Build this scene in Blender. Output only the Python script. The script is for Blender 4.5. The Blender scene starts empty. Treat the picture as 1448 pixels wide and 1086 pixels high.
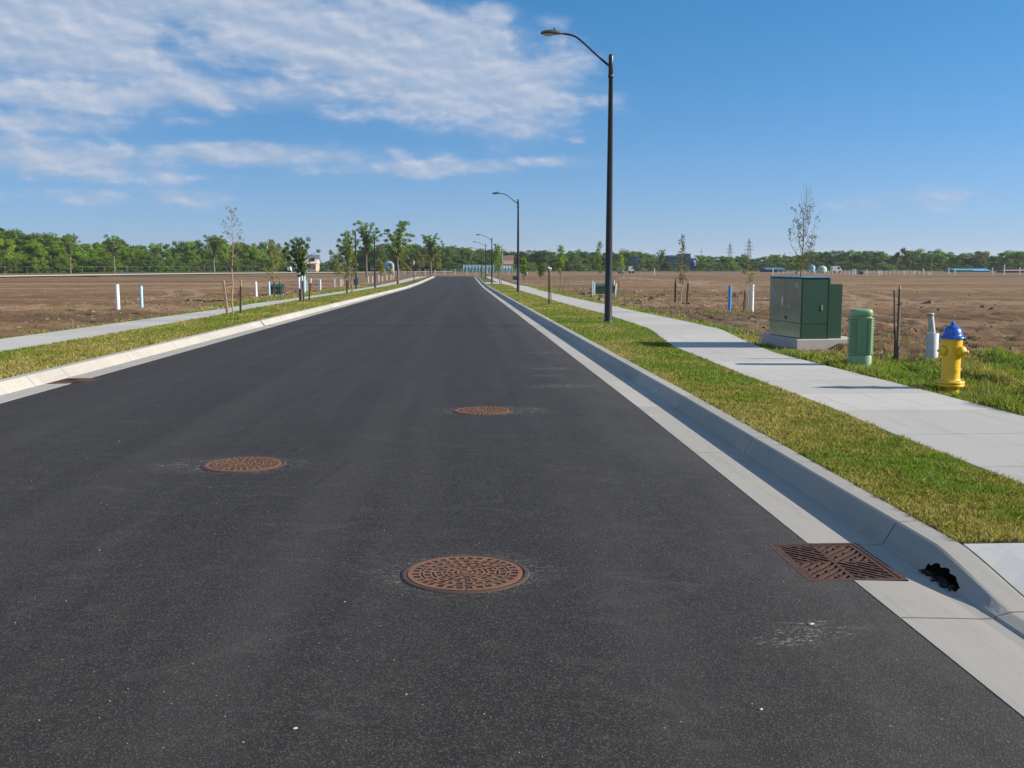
import bpy, math, random
import numpy as np
from mathutils import Vector, Matrix
R = math.radians
scene = bpy.context.scene
COL = scene.collection
random.seed(7)
rng = np.random.default_rng(7)

# ---------------------------------------------------------------- camera
F = 1448.0; HC = 1.65
CP = math.atan(165 / F); CA = math.atan(68 * math.cos(CP) / F)
cam = bpy.data.objects.new('camera', bpy.data.cameras.new('camera'))
COL.objects.link(cam); scene.camera = cam
cam.location = (0, 0, HC); cam.rotation_euler = (R(90) - CP, 0, -CA)
cam.data.sensor_width = 36; cam.data.lens = 36.0
cam.data.clip_start = .05; cam.data.clip_end = 12000
# ---------------------------------------------------------------- light
SUN_EL = R(26.0)
TO_SUN = Vector((1.0, -0.10, 0)).normalized() * math.cos(SUN_EL) + Vector((0, 0, math.sin(SUN_EL)))
sun = bpy.data.objects.new('sun', bpy.data.lights.new('sun', 'SUN'))
COL.objects.link(sun); sun.data.energy = 4.5; sun.data.angle = R(.5); sun.data.color = (1.0, .91, .78)
sun.rotation_euler = TO_SUN.to_track_quat('Z', 'Y').to_euler()
sun.location = (20, 0, 30)
scene.view_settings.view_transform = 'Standard'
scene.view_settings.look = 'None'
scene.view_settings.exposure = 0.84
scene.view_settings.gamma = 1.0

world = bpy.data.worlds.new('World'); scene.world = world; world.use_nodes = True
WT = world.node_tree

class NT:
    """small node helper"""
    def __init__(s, tree): s.t = tree
    def n(s, typ, **kw):
        nd = s.t.nodes.new(typ)
        for k, v in kw.items():
            if k == 'inp':
                for a, b in v.items():
                    if isinstance(b, bpy.types.NodeSocket): s.t.links.new(b, nd.inputs[a])
                    else: nd.inputs[a].default_value = b
            else: setattr(nd, k, v)
        return nd
    def m(s, op, a, b=0.0, c=None, clamp=False):
        nd = s.t.nodes.new('ShaderNodeMath'); nd.operation = op; nd.use_clamp = clamp
        for i, v in enumerate((a, b, c)):
            if v is None: continue
            if isinstance(v, bpy.types.NodeSocket): s.t.links.new(v, nd.inputs[i])
            else: nd.inputs[i].default_value = v
        return nd.outputs[0]
    def noise(s, vec, scale, detail=4, rough=.5, dist=0.0):
        return s.n('ShaderNodeTexNoise', inp={'Vector': vec, 'Scale': scale, 'Detail': detail, 'Roughness': rough, 'Distortion': dist}).outputs['Fac']
    def ramp(s, fac, stops, interp='LINEAR'):
        nd = s.t.nodes.new('ShaderNodeValToRGB'); s.t.links.new(fac, nd.inputs[0])
        cr = nd.color_ramp; cr.interpolation = interp
        while len(cr.elements) < len(stops): cr.elements.new(.5)
        for e, (p, c) in zip(cr.elements, stops):
            e.position = p; e.color = (*c, 1) if len(c) == 3 else c
        return nd.outputs[0]
    def step(s, v, lo, hi):
        nd = s.t.nodes.new('ShaderNodeMapRange'); nd.interpolation_type = 'SMOOTHSTEP'
        s.t.links.new(v, nd.inputs['Value'])
        nd.inputs['From Min'].default_value = lo; nd.inputs['From Max'].default_value = hi
        return nd.outputs[0]
    def mix(s, fac, a, b, typ='MIX'):
        nd = s.t.nodes.new('ShaderNodeMix'); nd.data_type = 'RGBA'; nd.blend_type = typ
        for k, v in ((0, fac), (6, a), (7, b)):
            if isinstance(v, bpy.types.NodeSocket): s.t.links.new(v, nd.inputs[k])
            else: nd.inputs[k].default_value = v if k == 0 else ((*v, 1) if len(v) == 3 else v)
        return nd.outputs[2]
    def scale(s, vec, sx, sy, sz=1):
        return s.n('ShaderNodeMapping', inp={'Vector': vec, 'Scale': (sx, sy, sz)}).outputs[0]

# --- sky: Nishita (elevation stretched so the low strip we see is a clear deep blue) + cloud field by direction
w = NT(WT); WT.nodes.clear()
tc = w.n('ShaderNodeTexCoord').outputs['Generated']
sx = w.n('ShaderNodeSeparateXYZ', inp={0: tc})
zz = w.m('MAXIMUM', sx.outputs[2], 0.0)
zst = w.m('ADD', w.m('MULTIPLY', zz, 2.6), .16)
cv = w.n('ShaderNodeCombineXYZ', inp={0: sx.outputs[0], 1: sx.outputs[1], 2: zst}).outputs[0]
nv = w.n('ShaderNodeVectorMath', operation='NORMALIZE', inp={0: cv}).outputs[0]
sky = w.n('ShaderNodeTexSky', sky_type='NISHITA', sun_disc=False, sun_elevation=SUN_EL,
          sun_rotation=math.atan2(TO_SUN.x, TO_SUN.y), altitude=0, air_density=1.0, dust_density=.35, ozone_density=3.0,
          inp={'Vector': nv}).outputs[0]
hs = w.n('ShaderNodeHueSaturation', inp={'Hue': .491, 'Saturation': 1.32, 'Value': 1.0, 'Color': sky}).outputs[0]
hs = w.mix(w.m('MULTIPLY', w.m('EXPONENT', w.m('MULTIPLY', zz, -13.0)), .95), hs, (1.62, 1.88, 2.17))     # grey-blue summer haze low in the sky
az = w.m('MULTIPLY', w.m('ARCTAN2', sx.outputs[0], sx.outputs[1]), 57.2958)      # degrees, 0 = down the road
el = w.m('MULTIPLY', w.m('ARCSINE', sx.outputs[2]), 57.2958)
blobs = [(-20, 12.0, 12, 4.2, .95), (-8.5, 12.2, 8.5, 2.7, 1.0), (-2, 10.8, 7, 2.8, 1.0), (3.0, 9.6, 4.5, 2.4, .8),
         (3.2, 7.6, 3.4, 1.2, .6), (-20, 8.6, 6.5, 1.2, .85), (-21, 7.2, 5.2, .8, .75), (-12, 9.2, 9, 1.2, .75),
         (-22, 5.6, 9, 1.4, .7), (-11, 5.9, 9, .75, .72), (-4, 5.4, 8, .6, .58), (-20, 3.6, 10, .6, .4), (5.5, 5.7, 3.4, .45, .5), (6.2, 6.9, .8, .3, .45),
         (1.6, 13.3, 1.8, .7, .75), (-16, 3.6, 12, .5, .3), (24, 3.4, 7, .7, .4), (-40, 10, 16, 6, .9), (33, 6.4, 5, .4, .35),
         (120, 35, 60, 22, .9), (-130, 40, 60, 26, .9), (175, 30, 50, 22, .8), (-75, 30, 30, 18, .7), (60, 55, 60, 14, .6)]   # unseen clouds added behind and overhead to whiten the ambient light
bias = None
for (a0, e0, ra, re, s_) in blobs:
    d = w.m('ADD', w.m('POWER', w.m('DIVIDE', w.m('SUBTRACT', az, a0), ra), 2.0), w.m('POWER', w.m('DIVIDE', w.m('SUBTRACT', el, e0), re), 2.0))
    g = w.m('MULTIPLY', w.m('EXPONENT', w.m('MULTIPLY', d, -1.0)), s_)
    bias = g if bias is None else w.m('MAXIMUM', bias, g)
el2 = w.m('ADD', el, w.m('MULTIPLY', az, .07))
cvec = w.n('ShaderNodeCombineXYZ', inp={0: w.m('MULTIPLY', az, .37), 1: w.m('MULTIPLY', el2, .80), 2: 3.7}).outputs[0]
wn = w.n('ShaderNodeTexNoise', inp={'Vector': cvec, 'Scale': .8, 'Detail': 2.0})
wv = w.n('ShaderNodeVectorMath', operation='MULTIPLY_ADD', inp={0: wn.outputs['Color'], 1: (.30, .30, 0), 2: cvec}).outputs[0]
n0 = w.noise(wv, .42, 4, .5)
n1 = w.noise(wv, 1.0, 8, .54)
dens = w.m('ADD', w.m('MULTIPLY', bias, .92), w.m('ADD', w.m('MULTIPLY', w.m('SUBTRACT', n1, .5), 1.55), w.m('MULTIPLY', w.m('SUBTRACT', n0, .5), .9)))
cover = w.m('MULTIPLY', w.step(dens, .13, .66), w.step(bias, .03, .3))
wv2 = w.n('ShaderNodeVectorMath', operation='ADD', inp={0: wv, 1: (.10, .26, 0)}).outputs[0]
n3 = w.noise(wv2, 1.0, 8, .54)
rel = w.m('SUBTRACT', n1, n3)                                   # thinner above than here: lit top edge
ccol = w.ramp(w.m('ADD', w.m('MULTIPLY', rel, 1.7), .46), [(0.10, (1.45, 1.95, 2.75)), (.42, (1.9, 2.3, 3.0)), (.72, (2.7, 2.85, 3.3)), (1, (3.3, 3.35, 3.6))])
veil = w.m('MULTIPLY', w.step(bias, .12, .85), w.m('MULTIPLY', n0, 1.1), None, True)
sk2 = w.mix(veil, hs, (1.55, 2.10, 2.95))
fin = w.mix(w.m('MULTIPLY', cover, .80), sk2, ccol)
# below the horizon: dull earth light
bg = w.n('ShaderNodeBackground', inp={'Color': fin, 'Strength': .125})
WT.links.new(bg.outputs[0], w.n('ShaderNodeOutputWorld').inputs[0])

# ---------------------------------------------------------------- pixel -> world helpers
fw = Vector((math.sin(CA) * math.cos(CP), math.cos(CA) * math.cos(CP), -math.sin(CP)))
rt = Vector((math.cos(CA), -math.sin(CA), 0))
up = Vector((math.sin(CA) * math.sin(CP), math.cos(CA) * math.sin(CP), math.cos(CP)))
KN = [(-60, 0), (12, 0), (108, -.53), (140, -.53), (215, -.28), (300, 0), (450, .35), (9000, .35)]
KX = [k[0] for k in KN]; KZ = [k[1] for k in KN]
def prof(Y): return float(np.interp(Y, KX, KZ))
def G(px, py, zo=0.0):
    u = px - 724; v = 543 - py
    d = fw * F + rt * u + up * v
    Y = 1.0
    while Y < 2500:
        if HC + d.z / d.y * Y <= prof(Y) + zo:
            lo, hi = Y / 1.01, Y
            for _ in range(25):
                m = (lo + hi) / 2
                if HC + d.z / d.y * m <= prof(m) + zo: hi = m
                else: lo = m
            return Vector((d.x / d.y * hi, hi, prof(hi) + zo))
        Y *= 1.01
    return Vector((d.x / d.y * Y, Y, prof(Y) + zo))
def AT(px, Y, zo=0.0):                       # ground point on the column px at distance Y
    d = fw * F + rt * (px - 724) + up * (543 - 385)
    return Vector((d.x / d.y * Y, Y, prof(Y) + zo))
def HT(P, ytop):                             # height above P that reaches image row ytop
    v = 543 - ytop; r = P - Vector((0, 0, HC))
    return (v * r.dot(fw) - F * r.dot(up)) / (F * up.z - v * fw.z)

# ---------------------------------------------------------------- mesh helpers
def tag(o, label=None, cat=None, group=None, kind=None):
    if label: o['label'] = label
    if cat: o['category'] = cat
    if group: o['group'] = group
    if kind: o['kind'] = kind
    return o
def link(o, parent=None):
    COL.objects.link(o)
    if parent is not None: o.parent = parent
    return o
def empty(name, loc, label, cat, group=None, rz=0):
    o = bpy.data.objects.new(name, None); o.empty_display_size = .2
    o.location = loc; o.rotation_euler = (0, 0, rz); link(o); tag(o, label, cat, group); return o
class MB:
    def __init__(s): s.v = []; s.f = []; s.mi = []; s.sm = []
    def add(s, vs, fs, mi=0, smooth=False):
        b = len(s.v); s.v += [tuple(x) for x in vs]
        for f in fs: s.f.append([b + i for i in f]); s.mi.append(mi); s.sm.append(smooth)
    def box(s, x0, x1, y0, y1, z0, z1, mi=0, M=None):
        vs = [Vector(p) for p in ((x0, y0, z0), (x1, y0, z0), (x1, y1, z0), (x0, y1, z0), (x0, y0, z1), (x1, y0, z1), (x1, y1, z1), (x0, y1, z1))]
        if M is not None: vs = [M @ q for q in vs]
        s.add(vs, [(0, 3, 2, 1), (4, 5, 6, 7), (0, 1, 5, 4), (1, 2, 6, 5), (2, 3, 7, 6), (3, 0, 4, 7)], mi)
    def bevbox(s, x0, x1, y0, y1, z0, z1, b=.01, mi=0, M=None):
        # box with chamfered vertical and top edges
        def ring(i, z): return [(x0 + i + b, y0 + i, z), (x1 - i - b, y0 + i, z), (x1 - i, y0 + i + b, z), (x1 - i, y1 - i - b, z), (x1 - i - b, y1 - i, z), (x0 + i + b, y1 - i, z), (x0 + i, y1 - i - b, z), (x0 + i, y0 + i + b, z)]
        vs = ring(0, z0) + ring(0, z1 - b) + ring(b, z1)
        vs = [Vector(q) for q in vs]
        if M is not None: vs = [M @ q for q in vs]
        fs = [tuple(range(7, -1, -1)), tuple(range(16, 24))]
        for k in (0, 8):
            for i in range(8): fs.append((k + i, k + (i + 1) % 8, k + 8 + (i + 1) % 8, k + 8 + i))
        s.add(vs, fs, mi)
    def tube(s, pts, rad, n=8, mi=0, cap=True, smooth=True):
        pts = [Vector(q) for q in pts]
        if not hasattr(rad, '__len__'): rad = [rad] * len(pts)
        vs = []; prev = None
        for i, q in enumerate(pts):
            t = (pts[min(i + 1, len(pts) - 1)] - pts[max(i - 1, 0)]).normalized()
            if prev is None:
                a = t.cross(Vector((0, 0, 1)))
                if a.length < .1: a = t.cross(Vector((1, 0, 0)))
                a.normalize()
            else:
                a = (prev - t * prev.dot(t)); a.normalize()
            prev = a; b = t.cross(a)
            for k in range(n):
                th = 2 * math.pi * k / n
                vs.append(q + (a * math.cos(th) + b * math.sin(th)) * rad[i])
        fs = []
        for i in range(len(pts) - 1):
            for k in range(n):
                fs.append((i * n + k, i * n + (k + 1) % n, (i + 1) * n + (k + 1) % n, (i + 1) * n + k))
        s.add(vs, fs, mi, smooth)
        if cap:
            m = len(pts) - 1
            s.add([vs[k] for k in range(n)], [tuple(range(n - 1, -1, -1))], mi)
            s.add([vs[m * n + k] for k in range(n)], [tuple(range(n))], mi)
    def lathe(s, prof_, n=24, M=None, mi=0, smooth=True, sq=1.0):
        vs = []
        for r, z in prof_:
            for k in range(n):
                th = 2 * math.pi * k / n
                q = Vector((math.cos(th) * r, math.sin(th) * r * sq, z))
                vs.append(M @ q if M is not None else q)
        fs = []
        for i in range(len(prof_) - 1):
            for k in range(n): fs.append((i * n + k, i * n + (k + 1) % n, (i + 1) * n + (k + 1) % n, (i + 1) * n + k))
        s.add(vs, fs, mi, smooth)
        if prof_[0][0] > 1e-4: s.add(vs[:n], [tuple(range(n - 1, -1, -1))], mi)
        if prof_[-1][0] > 1e-4: s.add(vs[-n:], [tuple(range(n))], mi)
    def mesh(s, name, mats):
        me = bpy.data.meshes.new(name); me.from_pydata(s.v, [], s.f)
        for m_ in (mats if isinstance(mats, (list, tuple)) else [mats]): me.materials.append(m_)
        me.polygons.foreach_set('material_index', s.mi); me.polygons.foreach_set('use_smooth', s.sm)
        me.update(); return me
    def build(s, name, mats, parent=None, loc=(0, 0, 0)):
        o = bpy.data.objects.new(name, s.mesh(name, mats)); o.location = loc
        return link(o, parent)
def np_mesh(name, verts, nper, mats, cols=None):
    """faces of nper consecutive vertices each; cols per vertex (N,4)"""
    verts = np.asarray(verts, dtype=np.float32).reshape(-1, 3); N = len(verts); nf = N // nper
    me = bpy.data.meshes.new(name); me.vertices.add(N); me.vertices.foreach_set('co', verts.ravel())
    me.loops.add(N); me.loops.foreach_set('vertex_index', np.arange(N, dtype=np.int32))
    me.polygons.add(nf); me.polygons.foreach_set('loop_start', np.arange(0, N, nper, dtype=np.int32))
    me.polygons.foreach_set('loop_total', np.full(nf, nper, dtype=np.int32))
    for m_ in (mats if isinstance(mats, (list, tuple)) else [mats]): me.materials.append(m_)
    if cols is not None:
        a = me.color_attributes.new('tint', 'FLOAT_COLOR', 'POINT'); a.data.foreach_set('color', np.asarray(cols, dtype=np.float32).ravel())
    me.update(calc_edges=True); return me
def vnoise(x, y, seed=0):
    xi = np.floor(x).astype(np.int64); yi = np.floor(y).astype(np.int64); fx = x - xi; fy = y - yi
    fx = fx * fx * (3 - 2 * fx); fy = fy * fy * (3 - 2 * fy)
    def h(a, b):
        n = (a * 374761393 + b * 668265263 + seed * 974711) & 0xffffffff
        n = ((n ^ (n >> 13)) * 1274126177) & 0xffffffff
        return ((n ^ (n >> 16)) & 0xffff) / 65535.0
    return (h(xi, yi) * (1 - fx) + h(xi + 1, yi) * fx) * (1 - fy) + (h(xi, yi + 1) * (1 - fx) + h(xi + 1, yi + 1) * fx) * fy
def fbm(x, y, seed=0, oct=4):
    t = 0; a = .5; s = 0
    for i in range(oct): t = t + a * vnoise(x, y, seed + i); s += a; a *= .5; x = x * 2.03 + 7; y = y * 2.03 + 3
    return t / s

# ---------------------------------------------------------------- materials
MATS = {}
def mat(name, col=(.5, .5, .5), rough=.6, metal=0.0, var=.12, vscale=8, bump=0.0, bscale=60, spec=.5, dirt=None, coat=0):
    if name in MATS: return MATS[name]
    m = bpy.data.materials.new(name); m.use_nodes = True; t = NT(m.node_tree)
    bs = m.node_tree.nodes['Principled BSDF']
    co = t.n('ShaderNodeTexCoord').outputs['Object']
    nz = t.noise(co, vscale, 5, .6)
    c = t.mix(nz, tuple(q * (1 - var) for q in col), tuple(min(1, q * (1 + var)) for q in col))
    if dirt: c = t.mix(t.m('MULTIPLY', t.step(t.noise(co, dirt[1], 6, .65), .5, .75), dirt[2]), c, dirt[0])
    m.node_tree.links.new(c, bs.inputs['Base Color'])
    bs.inputs['Roughness'].default_value = rough; bs.inputs['Metallic'].default_value = metal
    bs.inputs['Specular IOR Level'].default_value = spec; bs.inputs['Coat Weight'].default_value = coat
    if bump:
        b = t.n('ShaderNodeBump', inp={'Strength': bump, 'Distance': .01, 'Height': t.noise(co, bscale, 4, .6)})
        m.node_tree.links.new(b.outputs[0], bs.inputs['Normal'])
    MATS[name] = m; return m
def newmat(name):
    m = bpy.data.materials.new(name); m.use_nodes = True; t = NT(m.node_tree); MATS[name] = m
    return m, t, m.node_tree.nodes['Principled BSDF'], t.n('ShaderNodeTexCoord').outputs['Object']
def L(m, a, b): m.node_tree.links.new(a, b)

MH = [(G(658, 811), 0.0), (G(345, 657), 1.1), (G(683, 581), 2.3)]
def m_asphalt():
    m, t, bs, co = newmat('asphalt')
    sp = t.n('ShaderNodeSeparateXYZ', inp={0: co}); X, Y = sp.outputs[0], sp.outputs[1]
    big = t.noise(t.scale(co, .55, .16), 1.0, 5, .6)
    lane = t.noise(t.scale(co, 2.2, .05), 1.0, 4, .55)
    mid = t.noise(co, 5.0, 6, .65)
    c = t.mix(big, (.0170, .0146, .0126), (.0345, .0293, .0248))
    c = t.mix(t.m('MULTIPLY', t.step(lane, .42, .70), .45), c, (.046, .0405, .0362))
    c = t.mix(t.m('MULTIPLY', t.step(mid, .48, .72), .35), c, (.056, .050, .045))
    # aggregate
    vo = t.n('ShaderNodeTexVoronoi', inp={'Vector': co, 'Scale': 150.0})
    g = t.n('ShaderNodeSeparateColor', inp={0: vo.outputs['Color']}).outputs[0]
    c = t.mix(t.m('MULTIPLY', t.step(g, .66, 1.0), .6), c, (.105, .097, .088))
    c = t.mix(t.m('MULTIPLY', t.step(g, .3, .0), .45), c, (.012, .012, .013))
    vo2 = t.n('ShaderNodeTexVoronoi', inp={'Vector': co, 'Scale': 42.0})
    g2 = t.n('ShaderNodeSeparateColor', inp={0: vo2.outputs['Color']}).outputs[1]
    spk = t.m('MULTIPLY', t.step(g2, .975, .985), t.step(vo2.outputs['Distance'], .22, .12))
    c = t.mix(t.m('MULTIPLY', spk, t.step(mid, .42, .6)), c, (.30, .28, .25))
    # dust blown against the right gutter and thin joints where the paving lanes meet
    dust = t.m('MULTIPLY', t.step(t.m('ADD', X, t.m('MULTIPLY', t.noise(t.scale(co, 1.5, .5), 1, 5, .7), 2.2)), 1.8, 3.8), .28)
    c = t.mix(dust, c, (.15, .14, .125))
    seam = t.m('ABSOLUTE', t.m('SUBTRACT', X, t.m('ADD', -1.95, t.m('MULTIPLY', t.noise(t.scale(co, 0, .6), 1, 3, .5), .12))))
    c = t.mix(t.m('MULTIPLY', t.step(seam, .018, .004), .22), c, (.013, .0125, .012))
    for cx_, wd_ in ((-4.55, .32), (-2.75, .32), (-1.05, .30), (.75, .32)):
        q = t.m('ABSOLUTE', t.m('SUBTRACT', X, t.m('ADD', cx_, t.m('MULTIPLY', t.noise(t.scale(co, .1, .12), 1, 2, .5), .3))))
        c = t.mix(t.m('MULTIPLY', t.step(q, wd_, .05), t.m('MULTIPLY', t.noise(t.scale(co, 2.5, .35), 1, 5, .6), .35)), c, (.066, .060, .055))
    tyre = t.noise(t.scale(t.n('ShaderNodeMapping', inp={'Vector': co, 'Rotation': (0, 0, .16)}).outputs[0], 4.5, .10), 1, 4, .6)
    c = t.mix(t.m('MULTIPLY', t.step(tyre, .60, .70), .35), c, (.015, .0148, .015))
    # chalky scuffs where machinery dragged
    scuff = None
    spots = [(MH[0][0].x, MH[0][0].y, .62, .50), (MH[1][0].x - .1, MH[1][0].y, .85, .5), (MH[2][0].x + .15, MH[2][0].y, .9, .5)]
    for (a, b, rx) in ((770, 498, .5), (780, 521, .5), (775, 531, .35), (792, 546, .6), (930, 555, .35), (1150, 890, .28), (1110, 905, .2)):
        q = G(a, b); spots.append((q.x, q.y, rx, rx * .55))
    for (a, b, rx, ry) in spots:
        d = t.m('SQRT', t.m('ADD', t.m('POWER', t.m('DIVIDE', t.m('SUBTRACT', X, a), rx), 2.0), t.m('POWER', t.m('DIVIDE', t.m('SUBTRACT', Y, b), ry), 2.0)))
        q = t.step(d, 1.0, .45); scuff = q if scuff is None else t.m('MAXIMUM', scuff, q)
    st = t.noise(t.scale(co, 9, 26), 1.0, 6, .75, 1.5)
    st2 = t.noise(co, 46, 3, .7)
    c = t.mix(t.m('MULTIPLY', t.m('MULTIPLY', scuff, t.m('MULTIPLY', t.step(st, .50, .60), t.step(st2, .44, .58))), .7), c, (.34, .315, .28))
    faint = t.noise(t.scale(co, 1.1, 2.2), 1.0, 8, .72, 2.2)
    c = t.mix(t.m('MULTIPLY', t.step(faint, .52, .74), .34), c, (.098, .089, .079))
    L(m, c, bs.inputs['Base Color'])
    L(m, t.m('ADD', .62, t.m('MULTIPLY', mid, .25)), bs.inputs['Roughness'])
    bs.inputs['Specular IOR Level'].default_value = .22
    h = t.m('ADD', t.m('MULTIPLY', vo.outputs['Distance'], 1.0), t.m('MULTIPLY', t.noise(co, 260, 2, .5), .5))
    h = t.m('ADD', h, t.m('MULTIPLY', t.noise(co, 6, 3, .5), .8))
    b = t.n('ShaderNodeBump', inp={'Strength': .55, 'Distance': .003, 'Height': h}); L(m, b.outputs[0], bs.inputs['Normal'])
    return m
def m_concrete(name, col, stain=.35, broom=None, scl=1.0, slab=0):
    m, t, bs, co = newmat(name)
    n1 = t.noise(t.scale(co, .9 * scl, .35 * scl), 1, 6, .6); n2 = t.noise(co, 9, 6, .7); n3 = t.noise(co, 160, 3, .6)
    c = t.mix(n1, tuple(q * .80 for q in col), tuple(q * 1.10 for q in col))
    c = t.mix(t.m('MULTIPLY', t.step(n2, .5, .8), stain), c, tuple(q * .62 for q in (col[0], col[1] * .96, col[2] * .9)))
    c = t.mix(t.m('MULTIPLY', t.step(n3, .55, .8), .25), c, tuple(q * .7 for q in col))
    vo = t.n('ShaderNodeTexVoronoi', inp={'Vector': co, 'Scale': 14.0})
    g = t.n('ShaderNodeSeparateColor', inp={0: vo.outputs['Color']}).outputs[0]
    pit = t.m('MULTIPLY', t.step(g, .86, .9), t.step(vo.outputs['Distance'], .13, .06))
    c = t.mix(t.m('MULTIPLY', pit, .5), c, tuple(q * .35 for q in col))
    if slab:
        sp = t.n('ShaderNodeSeparateXYZ', inp={0: co})
        cell = t.m('FLOOR', t.m('DIVIDE', t.m('SUBTRACT', sp.outputs[1], 6.0 if slab < 2 else 2.97), slab))
        wn_ = t.n('ShaderNodeTexWhiteNoise', noise_dimensions='1D', inp={'W': t.m('ADD', cell, .37)}).outputs[0]
        c = t.mix(t.m('MULTIPLY', wn_, .75), c, tuple(q * .74 for q in col))
        ed = t.n('ShaderNodeSeparateColor', inp={0: t.n('ShaderNodeAttribute', attribute_name='tint').outputs['Color']})
        # soil and silt caught along edges / the flow line, black grime in the joints
        k = t.step(t.m('ADD', ed.outputs[0], t.m('MULTIPLY', t.m('SUBTRACT', t.noise(co, 7, 6, .75), .5), 1.7)), .70, 1.05)
        c = t.mix(t.m('MULTIPLY', k, .62), c, (.125, .098, .070))
        c = t.mix(t.m('MULTIPLY', ed.outputs[1], .75), c, (.07, .062, .052))
        wt = t.noise(t.scale(co, 7, .5), 1, 5, .7)
        c = t.mix(t.m('MULTIPLY', t.step(wt, .52, .70), .42), c, tuple(q * .55 for q in col))
    blot = t.noise(t.scale(co, 1.6, .9), 1, 7, .75, .8)
    c = t.mix(t.m('MULTIPLY', t.step(blot, .52, .68), .30), c, tuple(q * .58 for q in (col[0], col[1] * .97, col[2] * .9)))
    c = t.mix(t.m('MULTIPLY', t.step(blot, .42, .30), .35), c, tuple(min(.6, q * 1.18) for q in col))
    L(m, c, bs.inputs['Base Color']); bs.inputs['Roughness'].default_value = .85; bs.inputs['Specular IOR Level'].default_value = .3
    h = t.m('ADD', n3, t.m('MULTIPLY', n2, .6))
    if broom: h = t.m('ADD', h, t.m('MULTIPLY', t.noise(t.scale(co, *broom), 1, 3, .6), 1.2))
    b = t.n('ShaderNodeBump', inp={'Strength': .35, 'Distance': .004, 'Height': h}); L(m, b.outputs[0], bs.inputs['Normal'])
    return m
def m_dirt():
    m, t, bs, co = newmat('dirt_soil')
    n1 = t.noise(t.scale(co, .05, .11), 1, 6, .6); n2 = t.noise(t.scale(co, .5, 1.4), 1, 7, .68); n3 = t.noise(co, 12, 6, .75)
    c = t.mix(n1, (.148, .086, .040), (.250, .156, .075))
    c = t.mix(t.m('MULTIPLY', t.step(n2, .48, .75), .55), c, (.33, .215, .130))
    c = t.mix(t.m('MULTIPLY', t.step(n3, .55, .35), .4), c, (.085, .055, .036))
    c = t.mix(t.m('MULTIPLY', t.step(t.noise(co, 55, 3, .7), .62, .75), .4), c, (.40, .33, .27))
    # graded stripes far out
    st = t.noise(t.scale(co, .012, .16), 1, 4, .6, .4)
    c = t.mix(t.m('MULTIPLY', t.step(st, .50, .62), .6), c, (.33, .22, .140))
    c = t.mix(t.m('MULTIPLY', t.step(st, .48, .37), .6), c, (.115, .072, .046))
    trk = t.n('ShaderNodeSeparateColor', inp={0: t.n('ShaderNodeAttribute', attribute_name='tint').outputs['Color']}).outputs[2]
    c = t.mix(t.m('MULTIPLY', t.step(t.m('ADD', trk, t.m('MULTIPLY', t.m('SUBTRACT', t.noise(co, 1.3, 5, .7), .5), .8)), .35, .8), .5), c, (.36, .25, .165))
    # weeds and thin sod where the mesh says so
    at = t.n('ShaderNodeAttribute', attribute_name='tint')
    ac = t.n('ShaderNodeSeparateColor', inp={0: at.outputs['Color']})
    gr = t.mix(t.noise(co, 20, 4, .7), (.060, .072, .018), (.135, .125, .045))
    k = t.step(t.m('ADD', ac.outputs[0], t.m('MULTIPLY', t.m('SUBTRACT', t.noise(co, 3.0, 6, .75), .5), .9)), .42, .62)
    c = t.mix(k, c, gr)
    # grey damp soil right by the walks
    c = t.mix(t.m('MULTIPLY', ac.outputs[1], .55), c, t.mix(n3, (.090, .068, .052), (.170, .132, .102)))
    L(m, c, bs.inputs['Base Color']); bs.inputs['Roughness'].default_value = .95; bs.inputs['Specular IOR Level'].default_value = .15
    h = t.m('ADD', t.m('MULTIPLY', t.noise(co, 7, 7, .75), 1.0), t.m('MULTIPLY', t.noise(co, 40, 4, .7), .4))
    b = t.n('ShaderNodeBump', inp={'Strength': .9, 'Distance': .09, 'Height': h}); L(m, b.outputs[0], bs.inputs['Normal'])
    return m
def m_turf():
    m, t, bs, co = newmat('turf')
    n1 = t.noise(t.scale(co, 1.3, .5), 1, 5, .65); n2 = t.noise(co, 16, 6, .75)
    c = t.mix(n2, (.050, .052, .016), (.190, .165, .062))
    c = t.mix(t.m('MULTIPLY', t.step(n1, .48, .66), .7), c, t.mix(n2, (.040, .075, .012), (.120, .165, .028)))
    L(m, c, bs.inputs['Base Color']); bs.inputs['Roughness'].default_value = 1; bs.inputs['Specular IOR Level'].default_value = .1
    b = t.n('ShaderNodeBump', inp={'Strength': 1.0, 'Distance': .04, 'Height': t.noise(co, 30, 5, .75)}); L(m, b.outputs[0], bs.inputs['Normal'])
    return m
def m_leaf(name, stops, rand=True, trans=.35, usetint=False):
    m, t, bs, co = newmat(name); nt = m.node_tree
    if usetint: c = t.n('ShaderNodeAttribute', attribute_name='tint').outputs['Color']
    else:
        oi = t.n('ShaderNodeObjectInfo').outputs['Random']
        at = t.n('ShaderNodeSeparateColor', inp={0: t.n('ShaderNodeAttribute', attribute_name='tint').outputs['Color']}).outputs[0]
        f = t.m('ADD', t.m('MULTIPLY', oi, .5), t.m('MULTIPLY', at, .5)) if rand else at
        c = t.ramp(f, stops)
    L(m, c, bs.inputs['Base Color']); bs.inputs['Roughness'].default_value = .55; bs.inputs['Specular IOR Level'].default_value = .3
    tr = t.n('ShaderNodeBsdfTranslucent', inp={'Color': t.mix(1.0, c, (1.0, 1.15, .55), 'MULTIPLY')})
    mx = t.n('ShaderNodeMixShader', inp={0: trans, 1: bs.outputs[0], 2: tr.outputs[0]})
    out = [n for n in nt.nodes if n.type == 'OUTPUT_MATERIAL'][0]; L(m, mx.outputs[0], out.inputs[0])
    return m

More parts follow.
